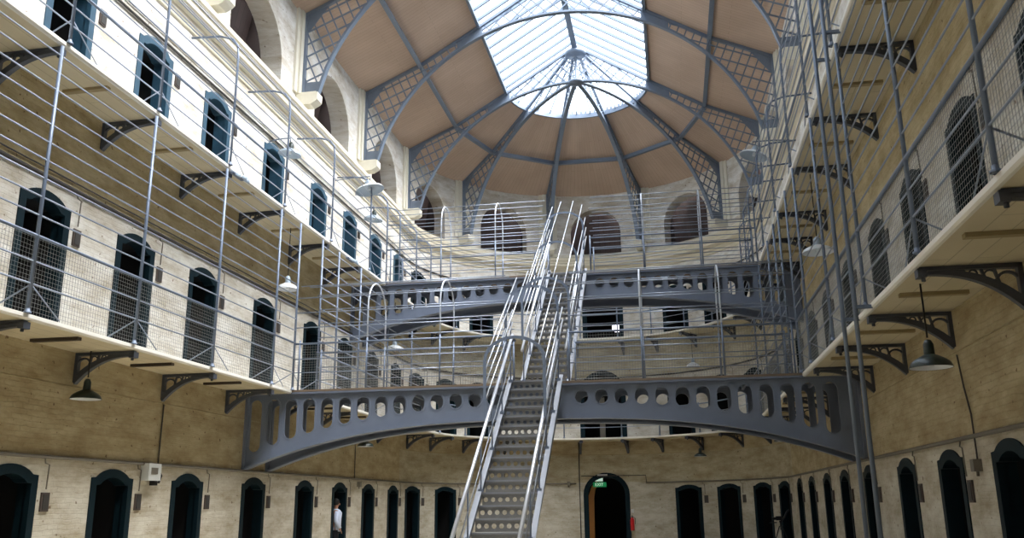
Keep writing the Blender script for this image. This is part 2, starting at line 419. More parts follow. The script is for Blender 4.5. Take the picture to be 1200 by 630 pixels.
# ------------------------------------------------------------------ doors and cells
def frame_strip(mb, sec, a, A, B, off0, off1, pm):
    fn = lambda u, z, t: P(sec, a + u * pm, z, t)
    mb.strip(A, B, fn, off0, off1)
dn = 0
for o in doors:
    dn += 1
    sec, a, hw, fl = o['sec'], o['a'], o['hw'], o['fl']; pm = per_m(sec)
    root = bpy.data.objects.new('door_%d' % dn, None); COL.objects.link(root); root.location = P(sec, a, fl); bpy_fix(root)
    struct(root)
    A = [(-hw, fl)] + o['out'] + [(hw, fl)]
    h2 = o['inn'][-1][0]
    B = [(-h2, fl)] + o['inn'] + [(h2, fl)]
    # outline points are paired one to one
    mb = MB(); frame_strip(mb, sec, a, A, B, -.02, .1, pm)
    fr = mb.build('door_frame', 'tealblue' if (fl == Z2 and sec == 'L') else 'teal', root)
    # deep painted reveal
    mb = MB()
    rd = .34 if (fl == Z2 and sec == 'L') else .22
    for p, q in zip(B, B[1:]):
        mb.add([P(sec, a + p[0] * pm, p[1], .08), P(sec, a + q[0] * pm, q[1], .08), P(sec, a + q[0] * pm, q[1], rd), P(sec, a + p[0] * pm, p[1], rd)], [(0, 1, 2, 3)])
    mb.build('reveal', 'tealblue' if (fl == Z2 and sec == 'L') else 'teal', root)
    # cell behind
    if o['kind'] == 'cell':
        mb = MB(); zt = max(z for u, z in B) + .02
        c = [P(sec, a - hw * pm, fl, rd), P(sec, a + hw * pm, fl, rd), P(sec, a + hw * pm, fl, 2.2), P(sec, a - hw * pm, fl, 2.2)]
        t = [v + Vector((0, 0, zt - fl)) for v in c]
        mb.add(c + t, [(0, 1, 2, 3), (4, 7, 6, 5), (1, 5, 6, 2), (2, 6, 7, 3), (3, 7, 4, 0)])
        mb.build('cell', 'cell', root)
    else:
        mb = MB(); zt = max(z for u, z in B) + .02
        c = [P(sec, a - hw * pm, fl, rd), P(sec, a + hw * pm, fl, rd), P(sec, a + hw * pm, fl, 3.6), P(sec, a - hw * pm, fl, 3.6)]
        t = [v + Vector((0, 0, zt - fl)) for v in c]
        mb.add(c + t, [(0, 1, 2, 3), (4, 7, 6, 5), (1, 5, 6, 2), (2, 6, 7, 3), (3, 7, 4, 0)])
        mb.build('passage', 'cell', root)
        if fl == ZG:
            mb = MB(); fn = lambda u, v, t: P(sec, a + u * pm, v, t)
            mb.strip([(-h2 + .02, fl), (-h2 + .02, 1.8), (-h2 + .16, 2.2), (-.42, 2.42)], [(-h2 + .22, fl), (-h2 + .24, 1.7), (-h2 + .3, 2.05), (-.42, 2.2)], fn, .45, .5)
            mb.build('door_leaf', 'plywood', root)
        if fl == Z1:
            mb = MB(); fn = lambda u, v, t: P(sec, a + u * pm, v, t)
            mb.prism([(-.2, fl), (.02, fl), (.02, fl + 1.9), (-.2, fl + 1.9)], fn, .6, .66)
            mb.build('panel', 'pipe', root)
        if fl == Z2:
            fn = lambda u, v, t: P(sec, a + u * pm, v, t)
            for i in range(5):
                for j in range(3):
                    if i == 0 and j == 0: continue
                    mb = MB(); u0 = .06 + i * .085; z0 = 9.58 + j * .13
                    mb.prism([(u0, z0), (u0 + .07, z0), (u0 + .07, z0 + .11), (u0, z0 + .11)], fn, 3.5, 3.52)
                    mb.build('pane', 'daylit', root)

# ------------------------------------------------------------------ swept mouldings
def sweep_U(mb, prof, y0=Y0, closed=True, uvmode=None):
    """prof: list of (offset into hall, z)"""
    st = [('L', y0), ('L', 8.), ('L', 20.), ('L', YC)] + [('B', a) for a in range(176, 0, -4)] + [('R', YC), ('R', 20.), ('R', 8.), ('R', y0)]
    n = len(prof); vs = []; us = []
    for sec, a in st:
        for (d, z) in prof:
            vs.append(P(sec, a, z, -d)); us.append((s_of(sec, a), d))
    fs = []
    for i in range(len(st) - 1):
        for k in range(n if closed else n - 1):
            l = (k + 1) % n
            fs.append((i * n + k, i * n + l, (i + 1) * n + l, (i + 1) * n + k))
    mb.add(vs, fs, us)
mb = MB(); sweep_U(mb, [(0, 11.70), (.05, 11.72), (.06, 11.82), (.10, 11.86), (.11, 11.93), (.30, 12.02), (.31, 12.12), (.34, 12.14), (.34, 12.22), (.38, 12.26), (.38, 12.38), (0, 12.46)])
struct(mb.build('trim_1', 'cornice'))
mb = MB(); sweep_U(mb, [(0, 12.50), (.05, 12.50), (.05, 12.60), (0, 12.62)]); struct(mb.build('trim_2', 'stone'))
for i, (z, zz) in enumerate(((3.50, 3.54), (7.78, 7.82))):
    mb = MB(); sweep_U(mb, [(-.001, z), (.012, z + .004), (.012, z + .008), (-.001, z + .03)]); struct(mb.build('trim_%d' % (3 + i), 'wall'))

# galleries
gal = {}
for z, nm in ((Z1, 'lower'), (Z2, 'upper')):
    g = thing('gallery', '%s gallery walkway round three sides of the hall, white edge, boarded underside' % nm, 'walkway', (0, YC, z), )
    d = W - G
    mb = MB(); sweep_U(mb, [(-.02, z - .08), (d - .05, z - .08), (d - .05, z - .02), (-.02, z - .02)]); mb.build('soffit_boards', 'soffit', g)
    mb = MB(); sweep_U(mb, [(d - .05, z - .08), (d - .01, z - .08), (d + .015, z - .055), (d + .015, z), (-.02, z), (-.02, z - .02), (d - .05, z - .02)])
    mb.build('edge_boards', 'white', g)
    gal[z] = g
BL = [8.32 + 2.68 * k for k in range(9)]
BL1 = [8.3, 10.95, 13.63, 16.35, 19.0, 21.9, 24.4, 27.1, 29.8]
BR = [7.9, 10.6, 13.32, 16.0, 18.6, 21.7, 24.0, 26.6, 29.3]
BB = [174, 159, 143, 126, 98, 81, 68.3, 52.8, 35, 19, 5]
for z, g in gal.items():
    for sec, ys in (('L', BL1), ('R', BR)):
        for y0, y1 in zip(ys, ys[1:]):
            mb = MB(); ym = (y0 + y1) / 2
            mb.box(P(sec, ym, z - .105, -.58), (.84, .10, .05))
            mb.build('cross_timber', 'timber' if (sec == 'R' or z == Z2) else 'darkplank', g)

# ------------------------------------------------------------------ brackets
def arc(c, r, a0, a1, n):
    return [(c[0] + r * math.cos(math.radians(a0 + (a1 - a0) * k / n)), c[1] + r * math.sin(math.radians(a0 + (a1 - a0) * k / n))) for k in range(n + 1)]
def bracket_proto(loc):
    t = thing('gallery_bracket', 'x', 'bracket', loc)
    fn = lambda u, v, w: Vector((u, w, v))          # u away from wall, v up, w across
    L_ = 1.10; H = .48
    mb = MB()
    mb.strip([(0, 0), (L_, 0)], [(0, -.055), (L_, -.04)], fn, -.045, .045)
    mb.strip([(0, 0), (.055, 0)], [(0, -H - .03), (.055, -H - .03)], fn, -.045, .045)
    lo = []; hi = []
    for k in range(15):
        t_ = k / 14
        u = .03 + (L_ - .10) * t_; v = -H + (H - .07) * (1 - (1 - t_) ** 2.6)
        w = .07 * (1 - t_) + .04
        lo.append((u, v - w * .55)); hi.append((u - w * .35, v + w * .45))
    mb.strip(lo, hi, fn, -.045, .045)
    local_build(mb, 'bracket_arm', 'bracket', t)
    mb = MB()
    for c, r in (((.34, -.135), .07), ((.52, -.095), .042)):
        mb.tube([Vector((c[0] + r * math.cos(q * PI / 6), 0, c[1] + r * math.sin(q * PI / 6))) for q in range(12)], .014, 4, closed=True, up=(0, 1, 0))
    mb.strip(arc((.16, -.22), .14, 150, 20, 8), arc((.16, -.22), .11, 150, 20, 8), fn, -.02, .02)
    mb.strip([(.28, -.04), (.24, -.22), (.20, -.36)], [(.31, -.04), (.27, -.22), (.23, -.36)], fn, -.02, .02)
    mb.strip([(.62, -.04), (.58, -.10)], [(.95, -.03), (.9, -.06)], fn, -.02, .02)
    mb.strip([(.42, -.04), (.36, -.24)], [(.45, -.04), (.39, -.24)], fn, -.02, .02)
    local_build(mb, 'scrollwork', 'bracket', t)
    mb = MB(); mb.box((L_ - .02, 0, -.07), (.10, .14, .10)); mb.lathe([(.025, -.16), (.025, -.1)], (L_ - .04, .0, 0), 8)
    local_build(mb, 'end_clamp', 'bracket', t)
    return t
proto = None
def put_bracket(sec, a, z, label, group):
    global proto
    p = P(sec, a, z - .085, 0)
    if sec == 'L': ang = 0
    elif sec == 'R': ang = PI
    else: ang = math.radians(a) + PI
    mt = Matrix.Translation(p) @ Matrix.Rotation(ang, 4, 'Z')
    if proto is None:
        proto = bracket_proto(p); proto.matrix_basis = mt; proto['label'] = label; proto['group'] = group
    else: copy_tree(proto, mt, label, group)
for z, gn in ((Z1, 'lower'), (Z2, 'upper')):
    for sec, ys, sn in (('L', BL1, 'left'), ('R', BR, 'right')):
        for i, y in enumerate(ys):
            put_bracket(sec, y, z, 'dark iron bracket under the %s gallery, %s wall, %s' % (gn, sn, nth(i)), 'brackets under the %s gallery, %s wall' % (gn, sn))
    for i, a in enumerate(BB):
        put_bracket('B', a, z, 'dark iron bracket under the %s gallery, rounded end, %s from the left' % (gn, SEG[i]), 'brackets under the %s gallery, rounded end' % gn)

# ------------------------------------------------------------------ railings
def polyline(kind, z, inset=.0):
    """kind: ('L', y0, y1) or ('R', y0, y1) or ('B', a0, a1)"""
    s, a, b = kind; r = G - .03 - inset
    if s == 'L': return [Vector((-r, a, z)), Vector((-r, b, z))]
    if s == 'R': return [Vector((r, a, z)), Vector((r, b, z))]
    n = max(2, int(abs(b - a) / 6))
    return [Vector((r * math.cos(math.radians(a + (b - a) * k / n)), YC + r * math.sin(math.radians(a + (b - a) * k / n)), z)) for k in range(n + 1)]
def pt_on(s, a, z, inset=0.):
    r = G - .03 - inset
    if s == 'L': return Vector((-r, a, z))
    if s == 'R': return Vector((r, a, z))
    return Vector((r * math.cos(math.radians(a)), YC + r * math.sin(math.radians(a)), z))
LOW1 = [.43, .76]
def railing(label, seg, fl, posts, low, thick, high, ptop, mesh, hook=False, group=None, braces=True):
    s, a0, a1 = seg
    base = pt_on(s, (a0 + a1) / 2, fl)
    t = thing('gallery_railing', label, 'railing', base, group)
    for h in low + high:
        mb = MB(); mb.tube(polyline(seg, fl + h), .013, 6); mb.build('rail', 'rail', t)
    mb = MB(); mb.tube(polyline(seg, fl + thick), .026, 8); mb.build('top_rail', 'post', t)
    for a in posts:
        mb = MB()
        p0 = pt_on(s, a, fl)
        if hook:
            pts = [p0, pt_on(s, a, fl + ptop - .35), pt_on(s, a, fl + ptop - .05, -.03), pt_on(s, a, fl + ptop + .12, -.16), pt_on(s, a, fl + ptop + .22, -.45), pt_on(s, a, fl + ptop + .26, -(W - G))]
            mb.tube(pts, .026, 8)
        else:
            mb.tube([p0, pt_on(s, a, fl + ptop)], .028, 8)
        mb.lathe([(.055, 0), (.055, .02), (.035, .03), (.03, .07)], p0, 8)
        mb.build('post', 'post', t)
        if braces:
            mb = MB(); mb.tube([pt_on(s, a, fl + .42), pt_on(s, a, fl + .03, -.72)], .012, 6); mb.build('brace', 'rail', t)
            if s != 'B':
                mb = MB(); mb.tube([pt_on(s, a, fl + .42), pt_on(s, a + .75, fl + .03, -.05)], .010, 6); mb.build('brace', 'rail', t)
    if hook:
        for ins, dz in ((-.16, .12), (-.55, .24), (-.85, .26)):
            mb = MB(); mb.tube(polyline(seg, fl + ptop + dz, ins), .011, 6); mb.build('rail', 'rail', t)
    if mesh:
        mb = MB(); pl = polyline(seg, fl, -.02)
        z = .05
        while z < thick:
            mb.tube([p + Vector((0, 0, z)) for p in pl], .0028, 3); z += .062
        step = .062 * (180 / PI / G if s == 'B' else 1)
        n = int(abs(a1 - a0) / step)
        for k in range(n + 1):
            a = a0 + (a1 - a0) * k / n
            mb.tube([pt_on(s, a, fl, -.02), pt_on(s, a, fl + thick, -.02)], .0026, 3)
        mb.build('wire_mesh', 'wire', t)
    return t
H1 = [1.45 + .285 * k for k in range(10)]
H2 = [1.25 + .30 * k for k in range(6)]
top1 = Z2 - Z1 - .12
railing('caged railing with wire mesh on the lower left gallery, nearer than the footbridge', ('L', 5.6, 19.97), Z1,
        [5.65, 8.25, 10.86, 13.45, 16.1, 18.8, 19.94], LOW1, 1.14, H1, top1, True)
railing('caged railing of the lower left gallery beyond the footbridge', ('L', 21.35, 31.), Z1, [21.4, 22.6, 24.4, 27.1, 29.8], LOW1, 1.14, H1, top1, True)
railing('caged railing with wire mesh on the lower right gallery, nearer than the footbridge', ('R', 4.6, 19.97), Z1,
        [4.9, 7.68, 10.25, 13.1, 15.9, 18.5, 19.94], LOW1, 1.14, H1, top1, True)
railing('caged railing of the lower right gallery beyond the footbridge', ('R', 21.35, 31.), Z1, [21.4, 22.5, 24.0, 26.6, 29.3], LOW1, 1.14, H1, top1, True)
railing('low curved railing of the lower gallery at the rounded end', ('B', 180, 0), Z1, [170, 152, 139, 122, 105, 81, 64.5, 45.3, 25, 10], LOW1, 1.14, [], 1.2, False, braces=False)
railing('upper left gallery railing, posts hooked to the cornice, nearer than the high footbridge', ('L', 8., 26.8), Z2,
        [8.3, 11.0, 13.5, 16.2, 18.93, 21.95, 25.1, 26.75], [.32, .64], .95, H2, 2.85, False, hook=True)
railing('tall railing of the upper left gallery beyond the high footbridge', ('L', 28.1, YC), Z2, [28.15, 30.2, 32.2], [.32, .64], .95, H2, 2.85, False, hook=True)
railing('upper right gallery railing, posts hooked to the cornice, nearer than the high footbridge', ('R', 8., 26.8), Z2,
        [8.3, 10.7, 13.4, 16.1, 18.7, 21.8, 24.9, 26.75], [.32, .64], .95, H2, 2.85, False, hook=True)
railing('tall railing of the upper right gallery beyond the high footbridge', ('R', 28.1, YC), Z2, [28.15, 30.2, 32.2], [.32, .64], .95, H2, 2.85, False, hook=True)
railing('low curved railing of the upper gallery at the rounded end', ('B', 180, 0), Z2, [172, 158, 143, 128, 112, 97, 81, 66, 50, 34, 18, 6], [.32, .64], 1.02, [1.3], 1.3, False, braces=False)

# two tall service poles on the right
for i, (x, y) in enumerate(((5.66, 13.75), (5.66, 12.85))):
    mb = MB(); mb.tube([(x, y, ZG), (x, y, 12.6)], .032, 10)
    t = thing('service_pole', ['tall grey steel pole in front of the right galleries, left of the pair', 'tall grey steel pole in front of the right galleries, right of the pair'][i], 'pole', (x, y, ZG), 'tall service poles')
    mb.build('tube', 'post', t)
    mb = MB(); mb.lathe([(.09, 0), (.09, .02), (.045, .03), (.045, .1)], (x, y, ZG), 12); mb.build('foot_plate', 'post', t)
    for z in (Z1 - .05, Z2 - .05):
        mb = MB(); mb.box(((x + G + .02) / 2, y, z), (G - x + .04, .05, .05)); mb.build('clamp', 'post', t)

# ------------------------------------------------------------------ footbridges
def ray_poly(c, d, poly):
    best = None
    for (x0, z0), (x1, z1) in zip(poly, poly[1:] + poly[:1]):
        ex, ez = x1 - x0, z1 - z0; den = d[0] * ez - d[1] * ex
        if abs(den) < 1e-12: continue
        t = ((x0 - c[0]) * ez - (z0 - c[1]) * ex) / den; u = ((x0 - c[0]) * d[1] - (z0 - c[1]) * d[0]) / den
        if t > 1e-9 and -1e-9 <= u <= 1 + 1e-9 and (best is None or t < best): best = t
    return (c[0] + d[0] * best, c[1] + d[1] * best)
def stadium(cx, z0, z1, hw, n=8):
    if z1 - z0 < 2 * hw: m = (z0 + z1) / 2; z0, z1 = m - hw, m + hw
    p = [(cx + hw * math.cos(PI * k / n), z1 - hw + hw * math.sin(PI * k / n)) for k in range(n + 1)]
    p += [(cx + hw * math.cos(PI + PI * k / n), z0 + hw + hw * math.sin(PI + PI * k / n)) for k in range(n + 1)]
    return p
def holed_cell(mb, cell, hole, fn, t0, t1):
    cx = sum(p[0] for p in hole) / len(hole); cz = sum(p[1] for p in hole) / len(hole)
    angs = sorted(set([round(math.atan2(p[1] - cz, p[0] - cx), 6) for p in cell + hole]))
    ins = [ray_poly((cx, cz), (math.cos(a), math.sin(a)), hole) for a in angs]
    out = [ray_poly((cx, cz), (math.cos(a), math.sin(a)), cell) for a in angs]
    n = len(angs)
    for i in range(n):
        j = (i + 1) % n
        mb.add([fn(*ins[i], t0), fn(*ins[j], t0), fn(*out[j], t0), fn(*out[i], t0), fn(*ins[i], t1), fn(*ins[j], t1), fn(*out[j], t1), fn(*out[i], t1)],
               [(0, 3, 2, 1), (4, 5, 6, 7), (0, 1, 5, 4)])
def girder(parent, yb, zt):
    """arched plate girder with pierced web, top at zt"""
    zb = lambda x: zt - .74 - 1.02 * (abs(x) / W) ** 2.7
    fn = lambda u, v, t: Vector((u, yb + t, v))
    mb = MB(); X = []
    for k in range(13): X.append(1.055 + .4487 * k)
    XL = [-.975 - .4487 * k for k in range(14)]
    rings = MB()
    for xs, sg in ((X, 1), (XL, -1)):
        for x in xs:
            x0, x1 = x - .2244, x + .2244
            cell = [(x0, zb(x0)), (x1, zb(x1)), (x1, zt), (x0, zt)]
            hole = stadium(x, zb(x) + .29, zt - .15, .15)
            holed_cell(mb, cell, hole, fn, -.012, .012)
            big = stadium(x, zb(x) + .29 - .035, zt - .15 + .035, .185)
            for a, b_ in ((-.022, -.012), (.012, .022)):
                pa = hole + [hole[0]]; pb = big + [big[0]]
                rings.strip(pa, pb, fn, a, b_)
    xa, xb = XL[0] + .2244, X[0] - .2244
    mb.prism([(xa, zb(xa)), (0, zb(0)), (xb, zb(xb)), (xb, zt), (xa, zt)], fn, -.012, .012)
    for e in (X[-1] + .2244, XL[-1] - .2244):
        s = 1 if e > 0 else -1
        mb.prism([(e, zb(e)), (s * (W), zb(W)), (s * W, zt), (e, zt)], fn, -.012, .012)
    mb.add(rings.v, rings.f)
    mb.build('web_plate', 'girder', parent)
    xs = [-W + 2 * W * k / 40 for k in range(41)]
    mb = MB(); mb.strip([(x, zb(x)) for x in xs], [(x, zb(x) - .05) for x in xs], fn, -.12, .12)
    mb.build('bottom_flange', 'girder', parent)
    mb = MB(); mb.strip([(x, zt) for x in (-W, W)], [(x, zt - .04) for x in (-W, W)], fn, -.11, .11)
    mb.build('top_flange', 'girder', parent)
    for s in (-1, 1):
        mb = MB(); mb.prism([(s * W, zt), (s * (W - .06), zt), (s * (W - .06), zb(W)), (s * W, zb(W) - .06)], fn, -.12, .12)
        mb.build('wall_plate', 'girder', parent)
def bridge(yf, yr, z, nm):
    t = thing('footbridge', '%s arched iron footbridge spanning the hall, pierced by rows of rounded slots' % nm, 'bridge', (0, (yf + yr) / 2, z - 1.8))
    girder(t, yf + .02, z - .05); girder(t, yr, z - .05)
    mb = MB(); ys = [yf - .1 + k * ((yr - yf + .2) / 6) for k in range(7)]
    for a, b in zip(ys, ys[1:]):
        mb.box((0, (a + b) / 2, z - .022), (2 * (G - .02), b - a - .01, .05))
    mb.build('deck_planks', 'deck', t)
    for x in (-6.2, -4.65, -3.0, -1.5, 1.6, 3.1, 4.7, 6.2):
        mb = MB(); mb.box((x, (yf + yr) / 2, z - .13), (.06, yr - yf - .02, .08)); mb.build('cross_tie', 'girder', t)
    return t
B1F, B1R = 20.04, 21.33
B2F, B2R = 26.87, 28.12
bridge(B1F, B1R, Z1, 'lower'); bridge(B2F, B2R, Z2, 'upper')
HX = {'l': [-5.75, -4.05, -2.25, -.72], 'r': [.80, 2.46, 4.25, 5.75]}
def bridge_rail(yf, yr, z, nm, side, x0, x1):
    sn = 'left' if side == 'l' else 'right'
    t = thing('bridge_cage', 'grey tube cage railing on the %s footbridge, %s of the stairs' % (nm, sn), 'railing', ((x0 + x1) / 2, (yf + yr) / 2, z), )
    for y in (yf - .04, yr + .02):
        for h in ((.42, .75, 1.52, 1.89, 2.26, 2.6) if z == Z1 else (.30, .55, .80, 1.35, 1.6, 1.85, 2.1, 2.35)):
            yy = y if h < 2.3 else (y + .16 if y < (yf + yr) / 2 else y - .16)
            mb = MB(); mb.tube([(x0, yy, z + h), (x1, yy, z + h)], .014 if z == Z1 else .012, 6); mb.build('rail', 'rail', t)
        mb = MB(); mb.tube([(x0, y, z + 1.12), (x1, y, z + 1.12)], .024, 8); mb.build('top_rail', 'post', t)
        for x in HX[side]:
            mb = MB(); mb.tube([(x, y, z), (x, y, z + 1.2)], .024, 8); mb.build('post', 'post', t)
        if z == Z1:
            mb = MB(); k = .05
            while k < 1.1: mb.tube([(x0, y + .02, z + k), (x1, y + .02, z + k)], .0027, 3); k += .062
            n = int((x1 - x0) / .062)
            for i in range(n + 1):
                x = x0 + (x1 - x0) * i / n; mb.tube([(x, y + .02, z), (x, y + .02, z + 1.12)], .0025, 3)
            mb.build('wire_mesh', 'wire', t)
    mb = MB(); mb.tube([(x0, (yf + yr) / 2, z + 2.7), (x1, (yf + yr) / 2, z + 2.7)], .0115, 6); mb.build('rail', 'rail', t)
    for x in HX[side]:
        if not 2 < abs(x) < 5: continue
        ym = (yf + yr) / 2; hw = (yr - yf) / 2 + .03
        pts = [(x, ym - hw, z + 1.12), (x, ym - hw, z + 2.0)]
        pts += [(x, ym - hw * math.cos(PI * k / 12), z + 2.0 + .68 * math.sin(PI * k / 12)) for k in range(1, 12)]
        pts += [(x, ym + hw, z + 2.0), (x, ym + hw, z + 1.12)]
        mb = MB(); mb.tube(pts, .02, 8); mb.build('hoop', 'hoop', t)
bridge_rail(B1F, B1R, Z1, 'lower', 'l', -5.86, -.70); bridge_rail(B1F, B1R, Z1, 'lower', 'r', .80, 5.86)
bridge_rail(B2F, B2R, Z2, 'upper', 'l', -5.86, -.70); bridge_rail(B2F, B2R, Z2, 'upper', 'r', .80, 5.86)

# ------------------------------------------------------------------ stairs
def staircase(label, ytop, ztop, zbot, slope, cage_from, name='staircase'):
    XA, XB = -.50, .64
    n = round((ztop - zbot) / .2255); rise = (ztop - zbot) / n; run = rise / slope
    ybot = ytop - n * run
    nose = lambda y: ztop - (ytop - y) * slope
    t = thing(name, label, 'staircase', (.07, ybot, zbot))
    hole_n = 8
    for k in range(n):
        zt = zbot + (k + 1) * rise; yf = ybot + (k + 1) * run
        mb = MB(); mb.box(((XA + XB) / 2, yf + .135, zt - .015), (XB - XA - .06, .31, .03)); mb.box(((XA + XB) / 2, yf - .015, zt - .025), (XB - XA - .06, .02, .05))
        tr = mb.build('tread', 'tread', t)
        mb = MB(); mb.box(((XA + XB) / 2, yf - .03, zt - .012), (XB - XA - .06, .012, .03)); mb.build('nosing', 'steel', tr)
        # perforated riser below this tread
        mb = MB(); w = (XB - XA - .06) / hole_n
        fn = lambda u, v, q: Vector((u, yf + .03 + q, v))
        for i in range(hole_n):
            x0 = XA + .03 + i * w; z0 = zt - rise + .0; z1 = zt - .03
            cz = (z0 + z1) / 2
            hole = [(x0 + w / 2 + .043 * math.cos(2 * PI * q / 10), cz + .043 * math.sin(2 * PI * q / 10)) for q in range(10)]
            holed_cell(mb, [(x0, z0), (x0 + w, z0), (x0 + w, z1), (x0, z1)], hole, fn, 0, .006)
        mb.build('perforated_riser', 'tread', tr)
    for x, th in ((XA, .05), (XB, .05)):
        mb = MB(); fn = lambda u, v, q: Vector((x + q, u, v))
        y1 = ytop + .05; y0 = ybot
        mb.prism([(y0, max(zbot, nose(y0) - .14)), (y1, nose(y1) - .30), (y1, nose(y1) + .06), (y0, nose(y0) + .12)], fn, -.02, .02)
        mb.prism([(y0, nose(y0) + .10), (y1, nose(y1) + .05), (y1, nose(y1) + .08), (y0, nose(y0) + .13)], fn, -.05, .05)
        mb.build('stringer', 'stringer', t)
    dy = run
    for x in (XA + .03, XB - .03):
        mb = MB(); mb.tube([(x, ybot - .1, nose(ybot - .1) + 1.0), (x, ytop + .1, nose(ytop + .1) + 1.0)], .037, 8); mb.build('handrail', 'bright', t)
        mb = MB(); mb.tube([(x, ybot, nose(ybot) + .55), (x, ytop, nose(ytop) + .55)], .012, 6); mb.build('mid_rail', 'steel', t)
        m = 5
        for k in range(m + 1):
            y = ybot + (ytop - ybot) * (k + .15) / (m + .3)
            mb = MB(); mb.tube([(x, y, nose(y) + .02), (x, y, nose(y) + 1.0)], .016, 6)
            mb.box((x, y, nose(y) + .1), (.09, .06, .06))
            mb.build('baluster', 'post', t)
    # arched cage over the climb
    xm = (XA + XB) / 2; hw = (XB - XA) / 2 + .02
    ya, yb = cage_from, ytop + .45
    apex = lambda y: 2.58 - .07 * (y - ya)
    sec = [(-hw, .0 - 1.25), (-hw, -.95), (-hw * .97, -.62)] + [(-hw * math.cos(q), -.42 + .42 * math.sin(q)) for q in (math.radians(35), math.radians(70))]
    full = sec + [(-u, v) for u, v in reversed(sec)]
    for u, v in full:
        mb = MB(); mb.tube([(xm + u, ya, nose(ya) + apex(ya) + v), (xm + u, yb, nose(yb) + apex(yb) + v)], .015, 6); mb.build('cage_bar', 'bright', t)
    y = ya
    while y < yb:
        zz = nose(y) + apex(y)
        pts = [(xm - hw, y, nose(y) + 1.0), (xm - hw, y, zz - .45)] + [(xm - hw * math.cos(PI * k / 12), y, zz - .45 + .45 * math.sin(PI * k / 12)) for k in range(1, 12)] + [(xm + hw, y, zz - .45), (xm + hw, y, nose(y) + 1.0)]
        mb = MB(); mb.tube(pts, .008, 4, up=(0, 1, 0), rx=.03); mb.build('cage_hoop', 'post', t); y += 2.3
staircase('steel staircase with perforated risers from the floor to the lower footbridge', 19.66, Z1, ZG, .757, 16.9)
staircase('steel staircase from the lower footbridge up to the high footbridge, inside a tube cage', 26.72, Z2, Z1 + .0, .775, 21.5)

# ------------------------------------------------------------------ roof
def upper(r):
    if r > RP: return ZE + (RE - r) * (ZP - ZE) / (RE - RP)
    if r > RS: return ZP + (RP - r) * (ZS - ZP) / (RP - RS)
    return ZS + (RS - r) * (ZR - ZS) / RS
def lower(r):
    return 11.20 + math.sqrt(max(0, 6.66 ** 2 - r * r)) if r < 6.40 else 12.95
def build_truss_half(parent, sgn, rmin=0.):
    """local frame: r along +x*sgn, z absolute"""
    fn = lambda u, v, t: Vector((u * sgn, t, v))
    rs = [rmin, RS, RP, RE]
    mb = MB(); mb.strip([(r, upper(r) - .02) for r in rs], [(r, upper(r) - .13) for r in rs], fn, -.055, .055)
    local_build(mb, 'rafter', 'iron', parent)
    rr = [rmin + (6.40 - rmin) * k / 30 for k in range(31)]
    lo = []; hi = []
    for r in rr:
        z = lower(r); nx, nz = r / 6.66, (z - 11.20) / 6.66
        lo.append((r, z)); hi.append((r + nx * .07, z + nz * .07))
    mb = MB(); mb.strip(lo, hi, fn, -.085, .085); local_build(mb, 'lower_chord', 'iron', parent)
    mb = MB(); mb.strip([(6.86, 12.90), (6.86, upper(6.86) - .03)], [(6.95, 12.90), (6.95, upper(6.95) - .03)], fn, -.075, .075)
    local_build(mb, 'wall_post', 'iron', parent)
    # solid plates
    mb = MB()
    mb.strip([(6.42, 12.92), (6.32, 13.3)], [(6.88, 12.92), (6.88, 13.3)], fn, -.012, .012)
    local_build(mb, 'gusset_plate', 'iron', parent); mb = MB()
    for ra, rb in ((2.75, 3.65),):
        q = [ra + (rb - ra) * k / 6 for k in range(7)]
        mb.strip([(r, lower(r)) for r in q], [(r, upper(r) - .05) for r in q], fn, -.012, .012)
    local_build(mb, 'gusset_plate', 'iron', parent); mb = MB()
    mb.prism([(6.9, upper(6.9) - .1), (6.9, upper(6.9) - .75), (6.2, upper(6.2) - .12)], fn, -.012, .012)
    local_build(mb, 'gusset_plate', 'iron', parent)
    # lattice
    mb = MB(); stp = .56
    inside = lambda r, z: rmin < r < 6.9 and z < upper(r) - .05 and z > (lower(r) if r < 6.4 else 13.2) and not (2.75 < r < 3.65)
    for fam in (1, -1):
        lines = []
        if fam == 1: lines = [(9 + .40 * k, -.42, 3.65, 6.95) for k in range(40)] + [(12 + .50 * k, -1., 0, 2.75) for k in range(30)]
        else: lines = [(-6 + .74 * k, 2.4, 3.65, 6.95) for k in range(40)] + [(10 + .50 * k, 1., 0, 2.75) for k in range(30)]
        for c, sl, rlo, rhi in lines:
            run = None; m = 240
            for k in range(m + 1):
                r = 6.95 * k / m
                z = c + r * sl
                ok = inside(r, z) and rlo <= r <= rhi
                if ok and run is None: run = (r, z)
                if (not ok or k == m) and run is not None:
                    if r - run[0] > .04:
                        mb.tube([fn(run[0], run[1], 0), fn(r, z, 0)], .016, 4, up=(0, 1, 0), rx=.02)
                    run = None
    local_build(mb, 'lattice', 'iron', parent)
proto_t = thing('roof_truss', 'arched lattice roof truss at the start of the rounded end, meeting at the hub', 'roof truss', (0, YC, 0))
build_truss_half(proto_t, -1); build_truss_half(proto_t, 1)
tl = ['arched lattice roof truss one bay nearer than the rounded end', 'arched lattice roof truss two bays nearer than the rounded end',
      'arched lattice roof truss three bays nearer than the rounded end', 'arched lattice roof truss four bays nearer than the rounded end']
for k in range(1, 5):
    copy_tree(proto_t, Matrix.Translation((0, YC - TY * k, 0)), tl[k - 1], 'full roof trusses')
proto_t['group'] = 'full roof trusses'
hp = None
for i, a in enumerate((144, 108, 72, 36)):
    lab = 'half roof rib radiating round the apse, %s from the left' % SEG[i]
    mt = Matrix.Translation((0, YC, 0)) @ Matrix.Rotation(math.radians(a), 4, 'Z')
    if hp is None:
        hp = thing('roof_rib', lab, 'roof rib', (0, YC, 0), 'radiating roof ribs'); build_truss_half(hp, 1, .3); hp.matrix_basis = mt
    else: copy_tree(hp, mt, lab)
